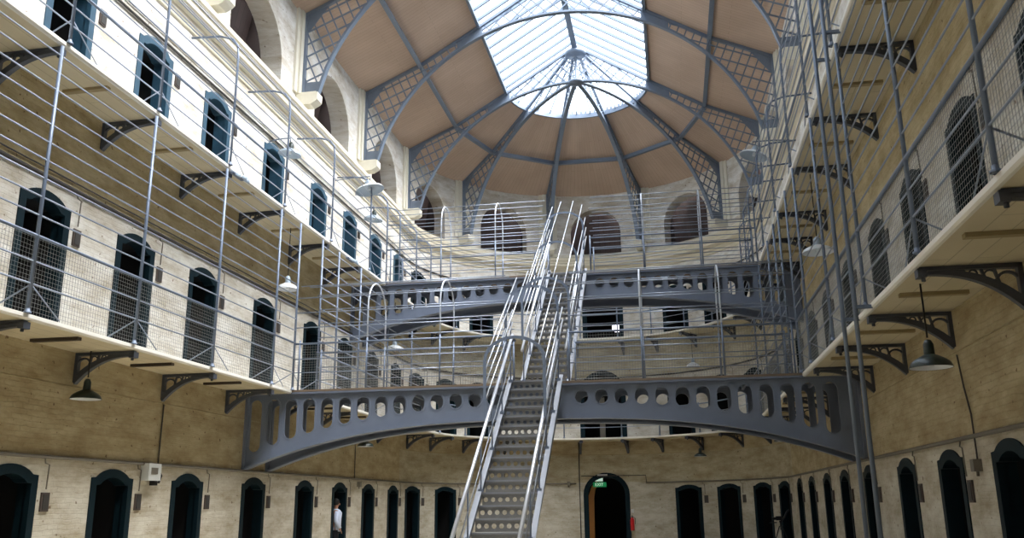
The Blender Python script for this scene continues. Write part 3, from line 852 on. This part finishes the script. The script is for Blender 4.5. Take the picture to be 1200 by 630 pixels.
mb = MB(); mb.lathe([(.0, 17.80), (.26, 17.80), (.30, 17.83), (.30, 17.90), (.06, 17.92), (.05, 19.0), (.38, 19.02), (.44, 19.10), (.44, 19.16), (0, 19.2)], (0, YC, 0), 20)
tag(mb.build('roof_hub', 'iron'), 'round iron hub where the ribs of the rounded end meet', 'roof hub')
# ceiling boards
mb = MB()
for sgn in (-1, 1):
    for (r0, r1) in ((RE + .15, RP), (RP, RS)):
        u0, u1 = (0, 2.2) if r0 > RP + .5 else (2.2, 4.6)
        zf = lambda r: upper(min(r, RE)) - (r - RE) * .46 * (r > RE)
        vs = [(sgn * r0, Y0, zf(r0)), (sgn * r0, YC, zf(r0)), (sgn * r1, YC, zf(r1)), (sgn * r1, Y0, zf(r1))]
        mb.add(vs, [(0, 1, 2, 3)], [(Y0, u0), (YC, u0), (YC, u1), (Y0, u1)])
for (r0, r1) in ((RE + .15, RP), (RP, RS)):
    u0, u1 = (0, 2.2) if r0 > RP + .5 else (2.2, 4.6)
    for a in range(0, 180, 3):
        vs = []; uv = []
        for r, aa, u in ((r0, a, u0), (r0, a + 3, u0), (r1, a + 3, u1), (r1, a, u1)):
            t = math.radians(aa); z = upper(min(r, RE)) - (r - RE) * .46 * (r > RE)
            vs.append((r * math.cos(t), YC + r * math.sin(t), z)); uv.append((math.radians(aa) * 6.2, u))
        mb.add(vs, [(0, 1, 2, 3)], uv)
# solid roof over the near end
for sgn in (-1, 1):
    mb.add([(sgn * RS, Y0, ZS), (sgn * RS, 3., ZS), (0, 3., ZR), (0, Y0, ZR)], [(0, 1, 2, 3)], [(Y0, 4.6), (3, 4.6), (3, 8), (Y0, 8)])
struct(mb.build('ceiling', 'roof'))
# purlins
for sgn, sn in ((-1, 'left'), (1, 'right')):
    mb = MB(); mb.box((sgn * (RP), (Y0 + YC) / 2, ZP - .08), (.06, YC - Y0, .14)); mb.box((sgn * RP, (Y0 + YC) / 2, ZP - .15), (.15, YC - Y0, .02))
    tag(mb.build('purlin', 'iron'), 'long straight iron purlin along the %s roof slope' % sn, 'purlin')
for i in range(5):
    a0, a1 = [math.radians(180 - 36 * (i + k)) for k in (0, 1)]
    p0 = Vector((RP * math.cos(a0), YC + RP * math.sin(a0), ZP - .12)); p1 = Vector((RP * math.cos(a1), YC + RP * math.sin(a1), ZP - .12))
    mb = MB(); mb.tube([p0, p1], .08, 4, up=(0, 0, 1), rx=.03); mb.tube([p0 - Vector((0, 0, .09)), p1 - Vector((0, 0, .09))], .012, 4, up=(0, 0, 1), rx=.08)
    tag(mb.build('purlin', 'iron'), 'straight iron purlin between ribs of the rounded end, %s from the left' % SEG[i], 'purlin', 'purlins of the rounded end')
mb = MB(); mb.box((0, (Y0 + YC) / 2, ZR - .14), (.12, YC - Y0, .28)); mb.box((0, (Y0 + YC) / 2, ZR - .28), (.22, YC - Y0, .03))
tag(mb.build('ridge_beam', 'iron'), 'iron ridge beam down the middle of the skylight', 'beam')
# skylight
w1 = bpy.data.objects.new('window_1', None); COL.objects.link(w1); w1.location = (0, YC, ZS); bpy_fix(w1); struct(w1)
mb = MB()
for sgn in (-1, 1):
    mb.add([(sgn * RS, 3., ZS + .03), (sgn * RS, YC, ZS + .03), (0, YC, ZR + .03), (0, 3., ZR + .03)], [(0, 1, 2, 3)])
for a in range(0, 180, 6):
    t0, t1 = math.radians(a), math.radians(a + 6)
    mb.add([(RS * math.cos(t0), YC + RS * math.sin(t0), ZS + .03), (RS * math.cos(t1), YC + RS * math.sin(t1), ZS + .03), (0, YC, ZR + .03)], [(0, 1, 2)])
mb.build('glass', 'glass', w1)
y = YC - .33; cnt = 0
while y > 3:
    for sgn in (-1, 1):
        mb = MB(); mb.tube([(sgn * RS, y, ZS), (0, y, ZR)], .045, 4, up=(0, 0, 1), rx=.034)
        mb.build('glazing_bar', 'iron', w1); cnt += 1
    y -= .66
for a in range(12, 180, 12):
    if a % 36 == 0: continue
    t = math.radians(a); mb = MB(); mb.tube([(RS * math.cos(t), YC + RS * math.sin(t), ZS), (.5 * math.cos(t), YC + .5 * math.sin(t), ZR - .32)], .02, 4, up=(0, 0, 1), rx=.014)
    mb.build('glazing_bar', 'iron', w1)
mb = MB()
for sgn in (-1, 1): mb.box((sgn * RS, (3 + YC) / 2, ZS - .04), (.10, YC - 3, .20))
mb.tube([(RS * math.cos(math.radians(a)), YC + RS * math.sin(math.radians(a)), ZS - .04) for a in range(0, 181, 6)], .10, 4, up=(0, 0, 1), rx=.04)
mb.build('curb', 'iron', w1)
mb = MB()
for k in range(46):
    a = math.radians(2 + k * 176 / 45); c, s = math.cos(a), math.sin(a); r = RS - .03
    mb.box((r * c, YC + r * s, ZS + .11), (.03, .09, .11), Matrix.Rotation(a, 3, 'Z'))
mb.build('dentils', 'iron', w1)['kind'] = 'stuff'
# corbels and pilasters
ci = {}
def corbel(sec, a, label, grp):
    global ci
    ang = 0 if sec == 'L' else PI if sec == 'R' else math.radians(a) + PI
    p = P(sec, a, 12.5)
    mt = Matrix.Translation(p) @ Matrix.Rotation(ang, 4, 'Z')
    if 'c' not in ci:
        t = thing('stone_corbel', label[0], 'corbel', (0, 0, 0), grp[0])
        mb = MB(); fn = lambda u, v, w: Vector((u, w, v))
        mb.prism([(0, .04), (.45, .04), (.60, .12), (.66, .18), (.66, .40), (0, .40)], fn, -.18, .18)
        mb.prism([(0, .40), (.62, .40), (.60, .43), (0, .43)], fn, -.16, .16)
        local_build(mb, 'block', 'stone', t)
        t.matrix_basis = mt; ci['c'] = t
        t = thing('pilaster', label[1], 'pilaster', (0, 0, 0), grp[1])
        mb = MB(); fn = lambda u, v, w: Vector((u, w, v))
        mb.prism([(0, .40), (.07, .40), (.07, 3.1), (0, 3.1)], fn, -.42, .42)
        mb.prism([(.07, .40), (.13, .40), (.13, 3.02), (.07, 3.08)], fn, -.25, .25)
        local_build(mb, 'shaft', 'stone', t)
        t.matrix_basis = mt; ci['p'] = t
    else:
        copy_tree(ci['c'], mt, label[0], grp[0]); copy_tree(ci['p'], mt, label[1], grp[1])
for sec, sn in (('L', 'left'), ('R', 'right')):
    for k in range(5):
        w = ['at the start of the rounded end', 'one bay nearer than the rounded end', 'two bays nearer than the rounded end', 'three bays nearer than the rounded end', 'four bays nearer than the rounded end'][k]
        corbel(sec, YC - TY * k, ('cream corbel block on the %s wall, %s' % (sn, w), 'flat cream pilaster on the %s wall, %s' % (sn, w)), ('corbels on the %s wall' % sn, 'pilasters on the %s wall' % sn))
for i, a in enumerate((144, 108, 72, 36)):
    corbel('B', a, ('cream stone corbel under a rib of the rounded end, %s from the left' % SEG[i], 'flat cream pilaster behind a rib of the rounded end, %s from the left' % SEG[i]), ('corbels of the rounded end', 'pilasters of the rounded end'))

# ------------------------------------------------------------------ pipes, vents, boxes
def pipe(name, label, cat, pts, r, mat='pipe', group=None):
    mb = MB(); mb.tube(pts, r, 6); return tag(mb.build(name, mat), label, cat, group)
pl = U_path(-.05, 2.31, y0=4.)
cut = [i for i, p in enumerate(pl) if p.y > YC]
left = [p for p in pl[:len(pl) // 2] if not (p.y > YC and math.degrees(math.atan2(p.y - YC, p.x)) < 99.5)]
right = [p for p in pl[len(pl) // 2:] if not (p.y > YC and math.degrees(math.atan2(p.y - YC, p.x)) > 76)]
pipe('wall_pipe', 'grey pipe along the ground floor left wall, just above the cell doors', 'pipe', left, .032)
jog = [P('B', 99, 2.50, -.04), P('B', 75, 2.62, -.04), P('B', 74.6, 2.31, -.04)]
jog = [P('B', a, 2.62, -.06) for a in (98, 92, 86, 80, 75)] + [P('B', 74.8, 2.31, -.05)]
pipe('wall_pipe', 'thin dark pipe stepping over the arched doorway at the rounded end', 'pipe', jog, .018, 'cable')
pipe('wall_pipe', 'grey pipe along the ground floor right wall, just above the cell doors', 'pipe', right, .032)
for z, nm, r in ((6.86, 'lower', .035), (10.95, 'upper', .028)):
    pp = U_path(-.04, z, y0=4.)
    h = len(pp) // 2
    pipe('cable_bundle', 'dark cable run along the left wall above the %s gallery doors' % nm, 'cable', pp[:h + 1], r, 'cable')
    pipe('cable_bundle', 'dark cable run along the right wall above the %s gallery doors' % nm, 'cable', pp[h:], r, 'cable')
pp = U_path(-.03, 7.0, y0=4.)[:3]
pipe('cable_bundle', 'second thin cable above the lower left gallery doors', 'cable', pp, .014, 'cable')
pipe('cable_bundle', 'second thin cable above the upper left gallery doors', 'cable', [p + Vector((0, 0, 4.12)) for p in pp], .014, 'cable')
pipe('conduit', 'thin dark conduit above the white control box on the left wall', 'conduit', [P('L', 16.4, 3.5, -.03), P('L', 16.38, 2.33, -.03)], .014, 'cable')
pipe('conduit', 'tall thin conduit beside the arched doorway, rising past the lower gallery', 'conduit', [P('B', 98.6, ZG, -.03), P('B', 98.6, 4.07, -.03)], .022, 'cable')
pipe('conduit', 'thin conduit on the rounded end wall left of the stairs', 'conduit', [P('B', 126, 2.3, -.03), P('B', 126, 3.6, -.03)], .012, 'cable')
pipe('conduit', 'thin cable running down the right wall below the near hanging lamp', 'conduit', [P('R', 13.2, 3.45, -.03), P('R', 13.1, 3.0, -.03), P('R', 12.95, 2.6, -.03), P('R', 12.95, 1.95, -.03)], .012, 'cable')
pipe('conduit', 'thin conduit on the left wall between the lower footbridge and the rounded end', 'conduit', [P('L', 27.6, 4.0, -.03), P('L', 27.6, 2.33, -.03)], .014, 'cable')
# ventilation slots: one to the right of every cell door
vp = None; vi = 0
cnts = {}
for o in doors:
    if o['kind'] != 'cell': continue
    sec, a, fl = o['sec'], o['a'], o['fl']; pm = per_m(sec)
    key = (sec, fl); cnts[key] = cnts.get(key, 0) + 1; i = cnts[key] - 1
    ang = 0 if sec == 'L' else PI if sec == 'R' else math.radians(a + .87 * pm) + PI
    zc = fl + 1.70 if fl == ZG else fl + 1.88
    mt = Matrix.Translation(P(sec, a + .83 * pm, zc)) @ Matrix.Rotation(ang, 4, 'Z')
    fn_ = {ZG: 'ground floor', Z1: 'lower gallery', Z2: 'upper gallery'}[fl]
    sn = {'L': 'left wall', 'R': 'right wall', 'B': 'rounded end'}[sec]
    pos = nth(i) if sec != 'B' else SEG[i] + ' from the left'
    lab = 'dark vent plate by %s cell door, %s, %s' % (fn_, sn, pos)
    if vp is None:
        vp = thing('wall_vent', lab, 'vent', (0, 0, 0))
        mb = MB(); mb.box((.012, 0, 0), (.035, .19, .30)); local_build(mb, 'plate', 'vent', vp)
        mb = MB(); mb.box((.035, 0, 0), (.012, .13, .24)); local_build(mb, 'slot', 'cable', vp)
        vp.matrix_basis = mt; vp['group'] = 'vent plates, %s, %s' % (fn_, sn)
    else: copy_tree(vp, mt, lab, 'vent plates, %s, %s' % (fn_, sn))
    # little drop pipe from the main pipe
    if fl in (ZG, Z1):
        zt = 2.31 if fl == ZG else 6.84
        b = a + .70 * pm
        pts = [P(sec, b, zt, -.03), P(sec, b, zt - .10, -.05), P(sec, b + .10 * pm, zt - .12, -.05), P(sec, b + .10 * pm, zc + .2, -.04)]
        pipe('drop_pipe', 'thin hooked pipe over %s vent, %s, %s' % (fn_, sn, pos), 'pipe', pts, .011, 'pipe', 'drop pipes, %s, %s' % (fn_, sn))
# control box on the left wall
t = thing('control_box', 'white electrical control box under the pipe on the ground floor left wall', 'box', P('L', 16.06, 2.18))
mb = MB(); mb.box(P('L', 16.06, 2.16, -.09), (.18, .42, .32)); mb.build('case', 'box', t)
mb = MB(); mb.box(P('L', 16.04, 2.18, -.185), (.012, .22, .12)); mb.build('screen', 'pipe', t)
mb = MB(); mb.tube([P('L', 16.32, 2.2, -.1), P('L', 16.42, 2.1, -.1), P('L', 16.36, 1.96, -.09)], .025, 6); mb.build('lead', 'dark', t)
mb = MB(); mb.box(P('L', 16.2, 1.96, -.08), (.10, .12, .10)); mb.build('gland', 'dark', t)
# small junction boxes
for sec, a, z, lab in (('L', 28.0, 2.15, 'small grey junction box under the pipe on the far left wall'), ('R', 12.95, 1.93, 'small grey junction box at the foot of the cable on the near right wall'),
                       ('B', 102.5, 2.32, 'small junction box on the pipe left of the arched doorway')):
    mb = MB(); mb.box(P(sec, a, z, -.05), (.12, .14, .16)); mb.lathe([(.02, -.14), (.02, -.08)], P(sec, a, z, -.05), 8)
    tag(mb.build('junction_box', 'pipe'), lab, 'junction box')

# fire extinguisher
c = P('B', 80.3, .35, -.16)
t = thing('fire_extinguisher', 'red fire extinguisher on the wall right of the arched doorway', 'fire extinguisher', c)
mb = MB(); mb.lathe([(0, 0), (.08, .0), (.085, .02), (.085, .42), (.06, .50), (.03, .53)], c, 16); mb.build('cylinder', 'red', t)
mb = MB(); mb.lathe([(.03, .52), (.03, .58), (0, .6)], c, 10); mb.box(c + Vector((0, -.03, .62)), (.03, .12, .03)); mb.build('valve', 'dark', t)
mb = MB(); mb.tube([c + Vector((.02, -.03, .57)), c + Vector((.13, -.05, .5)), c + Vector((.12, -.06, .25))], .012, 6); mb.build('hose', 'dark', t)
mb = MB(); mb.box(P('B', 80.3, 1.15, -.02), (.12, .02, .16)); tag(mb.build('notice', 'box'), 'small white notice above the fire extinguisher', 'sign')
# exit sign inside the arched doorway
t = thing('exit_sign', 'green and white EXIT sign hanging in the head of the arched doorway', 'sign', P('B', 91.5, 2.2, .2))
mb = MB(); fn = lambda u, v, q: P('B', 90.5 - u / W * 180 / PI, v, q)
mb.prism([(-.42, 2.16), (.14, 2.16), (.14, 2.36), (-.42, 2.36)], fn, .20, .23); mb.build('panel', 'exitgreen', t)
mb = MB(); mb.prism([(-.40, 2.40), (.0, 2.40), (.0, 2.54), (-.40, 2.54)], fn, .20, .23); mb.build('upper_panel', 'exitwhite', t)
def text_obj(s, size, loc, rot, mat, parent, name):
    cu = bpy.data.curves.new(name, 'FONT'); cu.body = s; cu.size = size; cu.align_x = 'CENTER'; cu.align_y = 'CENTER'; cu.extrude = .003
    o = bpy.data.objects.new(name, cu); COL.objects.link(o); o.location = loc; o.rotation_euler = rot
    bpy_fix(o)
    bpy.context.view_layer.update()
    me = bpy.data.meshes.new_from_object(o.evaluated_get(bpy.context.evaluated_depsgraph_get()))
    q = bpy.data.objects.new(name, me); COL.objects.link(q); mm = o.matrix_basis.copy(); bpy.data.objects.remove(o)
    me.materials.append(M[mat]); q.matrix_basis = mm
    if parent: q.parent = parent; q.matrix_parent_inverse = parent.matrix_basis.inverted()
    return q
text_obj('EXIT', .18, P('B', 91.8, 2.26, .19), (PI / 2, 0, 0), 'exitwhite', t, 'lettering')
mb = MB(); mb.prism([(-.22, 2.60), (.22, 2.60), (.22, 2.69), (-.22, 2.69)], fn, -.05, -.035)
tag(mb.build('door_plate', 'box'), 'narrow white plate at the top of the arched door frame', 'sign')

# ------------------------------------------------------------------ lamps
def dome_lamp(loc, top_z, r, label, shade='lampg', cap='lampg', group=None, tilt=None, inner='lampw'):
    t = thing('pendant_lamp', label, 'lamp', loc, group)
    prof = [(r, -.02), (r * .98, .0), (r * .90, .045), (r * .70, .085), (r * .45, .12), (r * .28, .14)]
    R_ = Matrix.Rotation(tilt[0], 3, 'X') @ Matrix.Rotation(tilt[1], 3, 'Y') if tilt else Matrix.Identity(3)
    mb = MB(); mb.lathe(prof, loc, 24, R_); mb.build('lamp_shade', shade, t)
    mb = MB(); mb.lathe([(r * .97, -.018), (r * .88, .035), (r * .68, .075), (r * .3, .11), (0, .12)], loc, 24, R_); mb.build('reflector', inner, t)
    mb = MB(); mb.lathe([(r * .26, .13), (r * .24, .27), (r * .14, .32), (0, .33)], loc, 14, R_); mb.build('lamp_cap', cap, t)
    mb = MB(); mb.lathe([(0, -.01), (.04, 0), (.045, .06), (.02, .12)], loc, 10, R_); mb.build('bulb', 'lampw', t)
    if top_z: mb = MB(); mb.tube([Vector(loc) + Vector((0, 0, .35)), Vector((loc[0], loc[1], top_z))], .012, 6); mb.build('cord', 'dark', t)
    return t
dome_lamp((-6.62, 13.4, 3.28), Z1 - .1, .25, 'dark domed pendant lamp under the lower left gallery, nearest of its row')
dome_lamp((6.15, 11.35, 3.05), Z1 - .1, .25, 'dark domed pendant lamp under the lower right gallery, near the camera')
dome_lamp((-6.4, 26.8, 3.28), Z1 - .1, .26, 'dark pendant lamp seen under the lower footbridge on the left')
dome_lamp(tuple(P('B', 49.4, 3.28, -.75)), Z1 - .1, .26, 'small dark pendant lamp under the lower gallery at the rounded end')
dome_lamp((6.4, 29.0, 3.3), Z1 - .1, .27, 'dark pendant lamp under the lower right gallery by the rounded end')
dome_lamp((-6.3, 20.3, 6.78), Z2 - .1, .27, 'pale domed lamp under the upper left gallery, at the footbridge end', 'lampw', 'lampgrey')
dome_lamp((6.3, 19.0, 6.62), Z2 - .1, .33, 'pale domed lamp under the upper right gallery', 'lampw', 'lampgrey')
dome_lamp((-6.3, 29.2, 6.72), Z2 - .1, .33, 'pale domed lamp under the upper left gallery beyond the lower footbridge', 'lampw', 'lampgrey')
dome_lamp(tuple(P('B', 50.2, 6.95, -.75)), Z2 - .1, .27, 'small pale lamp under the upper gallery at the rounded end', 'lampw', 'lampgrey')
def arm_lamp(sec, a, z, d, r, label, shade, cap, tilt):
    loc = P(sec, a, z, -d)
    t = dome_lamp(tuple(loc), None, r, label, shade, cap, None, tilt, 'lampgrey')
    mb = MB(); mb.tube([loc + Vector((0, 0, .34)), loc + Vector((0, 0, .45)), P(sec, a, z + .45, -d * .5), P(sec, a, z + .40, 0)], .018, 6); mb.build('arm', 'post', t)
arm_lamp('L', 20.3, 10.42, .6, .30, 'small green-capped lamp on the upper left wall, under the cornice', 'lampgrey', 'lampg', (0, .1))
arm_lamp('L', 27.0, 10.75, .6, .32, 'small lamp on the upper left wall behind the large dome lamp', 'lampgrey', 'lampg', (0, .1))
arm_lamp('L', 25.0, 11.05, 1.15, .46, 'large pale dome lamp at the cornice on the left wall', 'lampw', 'lampgrey', (.0, -.25))
arm_lamp('R', 25.3, 11.35, 1.2, .42, 'large pale dome lamp at the cornice on the right wall', 'lampw', 'lampgrey', (.0, .3))
for i, y in enumerate((16.25, 23.15)):
    t = thing('spotlight', ['nearer cluster of small glass spotlights under the upper left gallery edge', 'farther cluster of small glass spotlights under the upper left gallery edge'][i], 'spotlight', (-5.75, y, Z2 - .2), 'spotlight clusters')
    for k, (dx, dy) in enumerate(((0, 0), (.05, .18), (.02, .36))):
        c = Vector((-5.75 + dx, y + dy + .1, Z2 - .20)); ax = Matrix.Rotation(.6, 3, 'Y')
        mb = MB(); mb.lathe([(.0, .08), (.04, .07), (.075, 0), (.07, -.01), (0, .0)], c, 12, ax); mb.build('lamp_head', 'lampgrey', t)
    mb = MB(); mb.box((-5.85, y + .28, Z2 - .13), (.10, .5, .03)); mb.build('mounting_bar', 'post', t)

# ------------------------------------------------------------------ people at the doorways
def lathe_body(mb, secs, n=14):
    vs = []
    for (x, y, z, rx, ry) in secs:
        for k in range(n):
            t = 2 * PI * k / n; vs.append((x + rx * math.cos(t), y + ry * math.sin(t), z))
    fs = [(i * n + k, i * n + (k + 1) % n, (i + 1) * n + (k + 1) % n, (i + 1) * n + k) for i in range(len(secs) - 1) for k in range(n)]
    fs += [tuple(range(n))[::-1], tuple((len(secs) - 1) * n + k for k in range(n))]
    mb.add(vs, fs, smooth=True)
def skin_figure(name, joints, edges, mat, parent, sub=2):
    me = bpy.data.meshes.new(name); me.from_pydata([j[0] for j in joints], edges, [])
    o = bpy.data.objects.new(name, me); COL.objects.link(o)
    m = o.modifiers.new('s', 'SKIN'); 
    for i, j in enumerate(joints): me.skin_vertices[0].data[i].radius = (j[1], j[1]) if me.skin_vertices else (0, 0)
    if me.skin_vertices: me.skin_vertices[0].data[0].use_root = True
    m2 = o.modifiers.new('u', 'SUBSURF'); m2.levels = sub; m2.render_levels = sub
    me.materials.append(M[mat])
    if parent: o.parent = parent; o.matrix_parent_inverse = parent.matrix_basis.inverted()
    return o
def person(base, ang, label, top, arm_up=False):
    t = thing('person', label, 'person', base, None, None)
    R_ = Matrix.Rotation(ang, 3, 'Z'); B = Vector(base)
    def J(x, y, z, r): return (tuple(B + R_ @ Vector((x, y, z))), r)
    # facing +y in local frame
    j = [J(0, 0, .96, .13), J(0, 0, 1.15, .125), J(0, 0, 1.34, .14), J(0, 0, 1.47, .07), J(0, .01, 1.54, .055), J(0, .02, 1.62, .085), J(0, .03, 1.70, .09), J(0, .02, 1.76, .06),
         J(-.17, 0, 1.42, .06), J(-.24, -.02, 1.16, .045), J(-.25, .10, .93, .035), J(-.25, .14, .86, .03),
         J(.17, 0, 1.42, .06), J(.24, -.02, 1.16, .045), J(.25, .10, .93, .035), J(.25, .14, .86, .03),
         J(-.10, 0, .88, .09), J(-.10, .02, .50, .06), J(-.10, -.02, .09, .045), J(-.10, .12, .04, .035),
         J(.10, 0, .88, .09), J(.10, .02, .50, .06), J(.10, -.02, .09, .045), J(.10, .12, .04, .035)]
    if arm_up:
        j[13] = J(.30, .12, 1.22, .045); j[14] = J(.28, .34, 1.32, .035); j[15] = J(.27, .41, 1.36, .03)
    e = [(0, 1), (1, 2), (2, 3), (3, 4), (4, 5), (5, 6), (6, 7), (2, 8), (8, 9), (9, 10), (10, 11), (2, 12), (12, 13), (13, 14), (14, 15), (0, 16), (16, 17), (17, 18), (18, 19), (0, 20), (20, 21), (21, 22), (22, 23)]
    try: skin_figure('body', j, e, 'skin', t)
    except Exception as ex: print('skin', ex)
    # fingers
    for s in (11, 15):
        c = Vector(j[s][0]); d = (c - Vector(j[s - 1][0])).normalized(); side = d.cross(Vector((0, 0, 1))).normalized()
        for k in range(4):
            mb = MB(); q = c + side * (k - 1.5) * .018; l = (.06, .075, .07, .055)[k]
            mb.tube([q, q + d * l * .6, q + d * l * .9 + Vector((0, 0, -.02))], .008, 6); mb.build('finger', 'skin', t)
        mb = MB(); mb.tube([c - d * .03 + side * .03, c + side * .05 + d * .02, c + side * .045 + d * .045], .009, 6); mb.build('thumb', 'skin', t)
    def loc(x, y, z, rx, ry): v = B + R_ @ Vector((x, y, z)); return (v.x, v.y, v.z, rx, ry)
    mb = MB(); lathe_body(mb, [loc(0, 0, .84, .19, .16), loc(0, 0, 1.0, .185, .15), loc(0, 0, 1.2, .19, .15), loc(0, 0, 1.38, .21, .15), loc(0, 0, 1.46, .15, .11), loc(0, 0, 1.50, .08, .075)])
    for s in (8, 12):
        mb.tube([j[s][0], j[s + 1][0], j[s + 2][0]], .065, 10)
    mb.build('jacket', top, t)
    mb = MB()
    for s in (16, 20): mb.tube([j[s][0], j[s + 1][0], j[s + 2][0]], .09, 10)
    lathe_body(mb, [loc(0, 0, .78, .17, .14), loc(0, 0, .98, .17, .14)])
    mb.build('trousers', 'jacket', t)
    mb = MB(); h = B + R_ @ Vector((0, .0, 1.70)); mb.lathe([(0, .115), (.06, .10), (.1, .05), (.108, 0), (.1, -.05), (.085, -.09)], h, 14); mb.build('hair', 'dark', t)
    f = B + R_ @ Vector((0, .12, 1.64))
    mb = MB(); mb.lathe([(0, .03), (.012, .0), (.018, -.025), (0, -.03)], f, 8); mb.build('nose', 'skin', t)
    return t
person((-7.2, 26.55, ZG), math.radians(-60), 'person in a pale top standing in a ground floor cell doorway, left wall', 'cloth')
t = thing('camera_tripod', 'black camera tripod with raised pan handle by the far right ground floor cells', 'tripod', (6.3, 30.6, ZG))
c = Vector((6.3, 30.6, ZG))
for k in range(3):
    a_ = 2 * PI * k / 3 + .5
    mb = MB(); mb.tube([c + Vector((.38 * math.cos(a_), .38 * math.sin(a_), 0)), c + Vector((.05 * math.cos(a_), .05 * math.sin(a_), .82))], .018, 6); mb.build('leg', 'dark', t)
mb = MB(); mb.lathe([(0, .70), (.03, .70), (.03, .92), (.05, .94), (.05, .98), (0, .99)], c, 10); mb.build('centre_column', 'dark', t)
mb = MB(); mb.tube([c + Vector((0, 0, .95)), c + Vector((.12, 0, 1.08)), c + Vector((.22, -.02, 1.26)), c + Vector((.30, -.02, 1.32))], .028, 8); mb.build('pan_handle', 'dark', t)
mb = MB(); mb.box(c + Vector((-.05, 0, 1.06)), (.18, .12, .13)); mb.lathe([(0, 0), (.045, 0), (.045, .12), (.04, .13)], c + Vector((-.13, -.02, 1.05)), 12, Matrix.Rotation(-PI / 2, 3, 'Y')); mb.build('camera_body', 'dark', t)
mb = MB(); mb.tube([c + Vector((-.12, 0, .93)), c + Vector((-.34, 0, .92))], .02, 6); mb.build('side_arm', 'dark', t)
# propped white board in an apse doorway
mb = MB(); p0 = P('B', 25.0, ZG, .28)
fn = lambda u, v, q: P('B', 24.6 - u, v, q)
mb.prism([(0, ZG), (1.6, ZG), (1.3, 1.75), (.1, 1.75)], fn, .25, .28)
tag(mb.build('white_board', 'lampgrey'), 'pale upright board standing in a doorway of the rounded end, right side', 'board')

# ------------------------------------------------------------------ light
wld = bpy.data.worlds.new('sky'); scene.world = wld; wld.use_nodes = True
nt = wld.node_tree; bg = nt.nodes['Background']
bg.inputs[0].default_value = (.80, .90, 1.0, 1); bg.inputs[1].default_value = 2.7
sun = bpy.data.lights.new('sun', 'SUN'); sun.energy = 24.; sun.angle = math.radians(75); sun.color = (1, .98, .95)
so = bpy.data.objects.new('sun', sun); COL.objects.link(so)
d = Vector((-.45, .10, -.88)); so.rotation_euler = d.to_track_quat('-Z', 'Y').to_euler()

# ------------------------------------------------------------------ camera
yaw, pitch, roll, f, cx = 0.174992, 0.259155, -0.0103953, 1036.30, 3.03256
cy, sy, cp, sp = math.cos(yaw), math.sin(yaw), math.cos(pitch), math.sin(pitch)
F = Vector((-sy * cp, cy * cp, sp)); R = Vector((cy, sy, 0)); U = R.cross(F)
R2 = math.cos(roll) * R + math.sin(roll) * U; U2 = -math.sin(roll) * R + math.cos(roll) * U
cam = bpy.data.cameras.new('camera'); co = bpy.data.objects.new('camera', cam); COL.objects.link(co)
cam.sensor_width = 36; cam.lens = f * 36 / 1200; cam.clip_start = .1; cam.clip_end = 300
m3 = Matrix((R2, U2, -F)).transposed()
co.matrix_world = Matrix.Translation((cx, 0, 1.5)) @ m3.to_4x4()
scene.camera = co
scene.view_settings.view_transform = 'Standard'; scene.view_settings.look = 'None'
scene.view_settings.gamma = 1; scene.view_settings.use_curve_mapping = False
scene.view_settings.exposure = 0.5
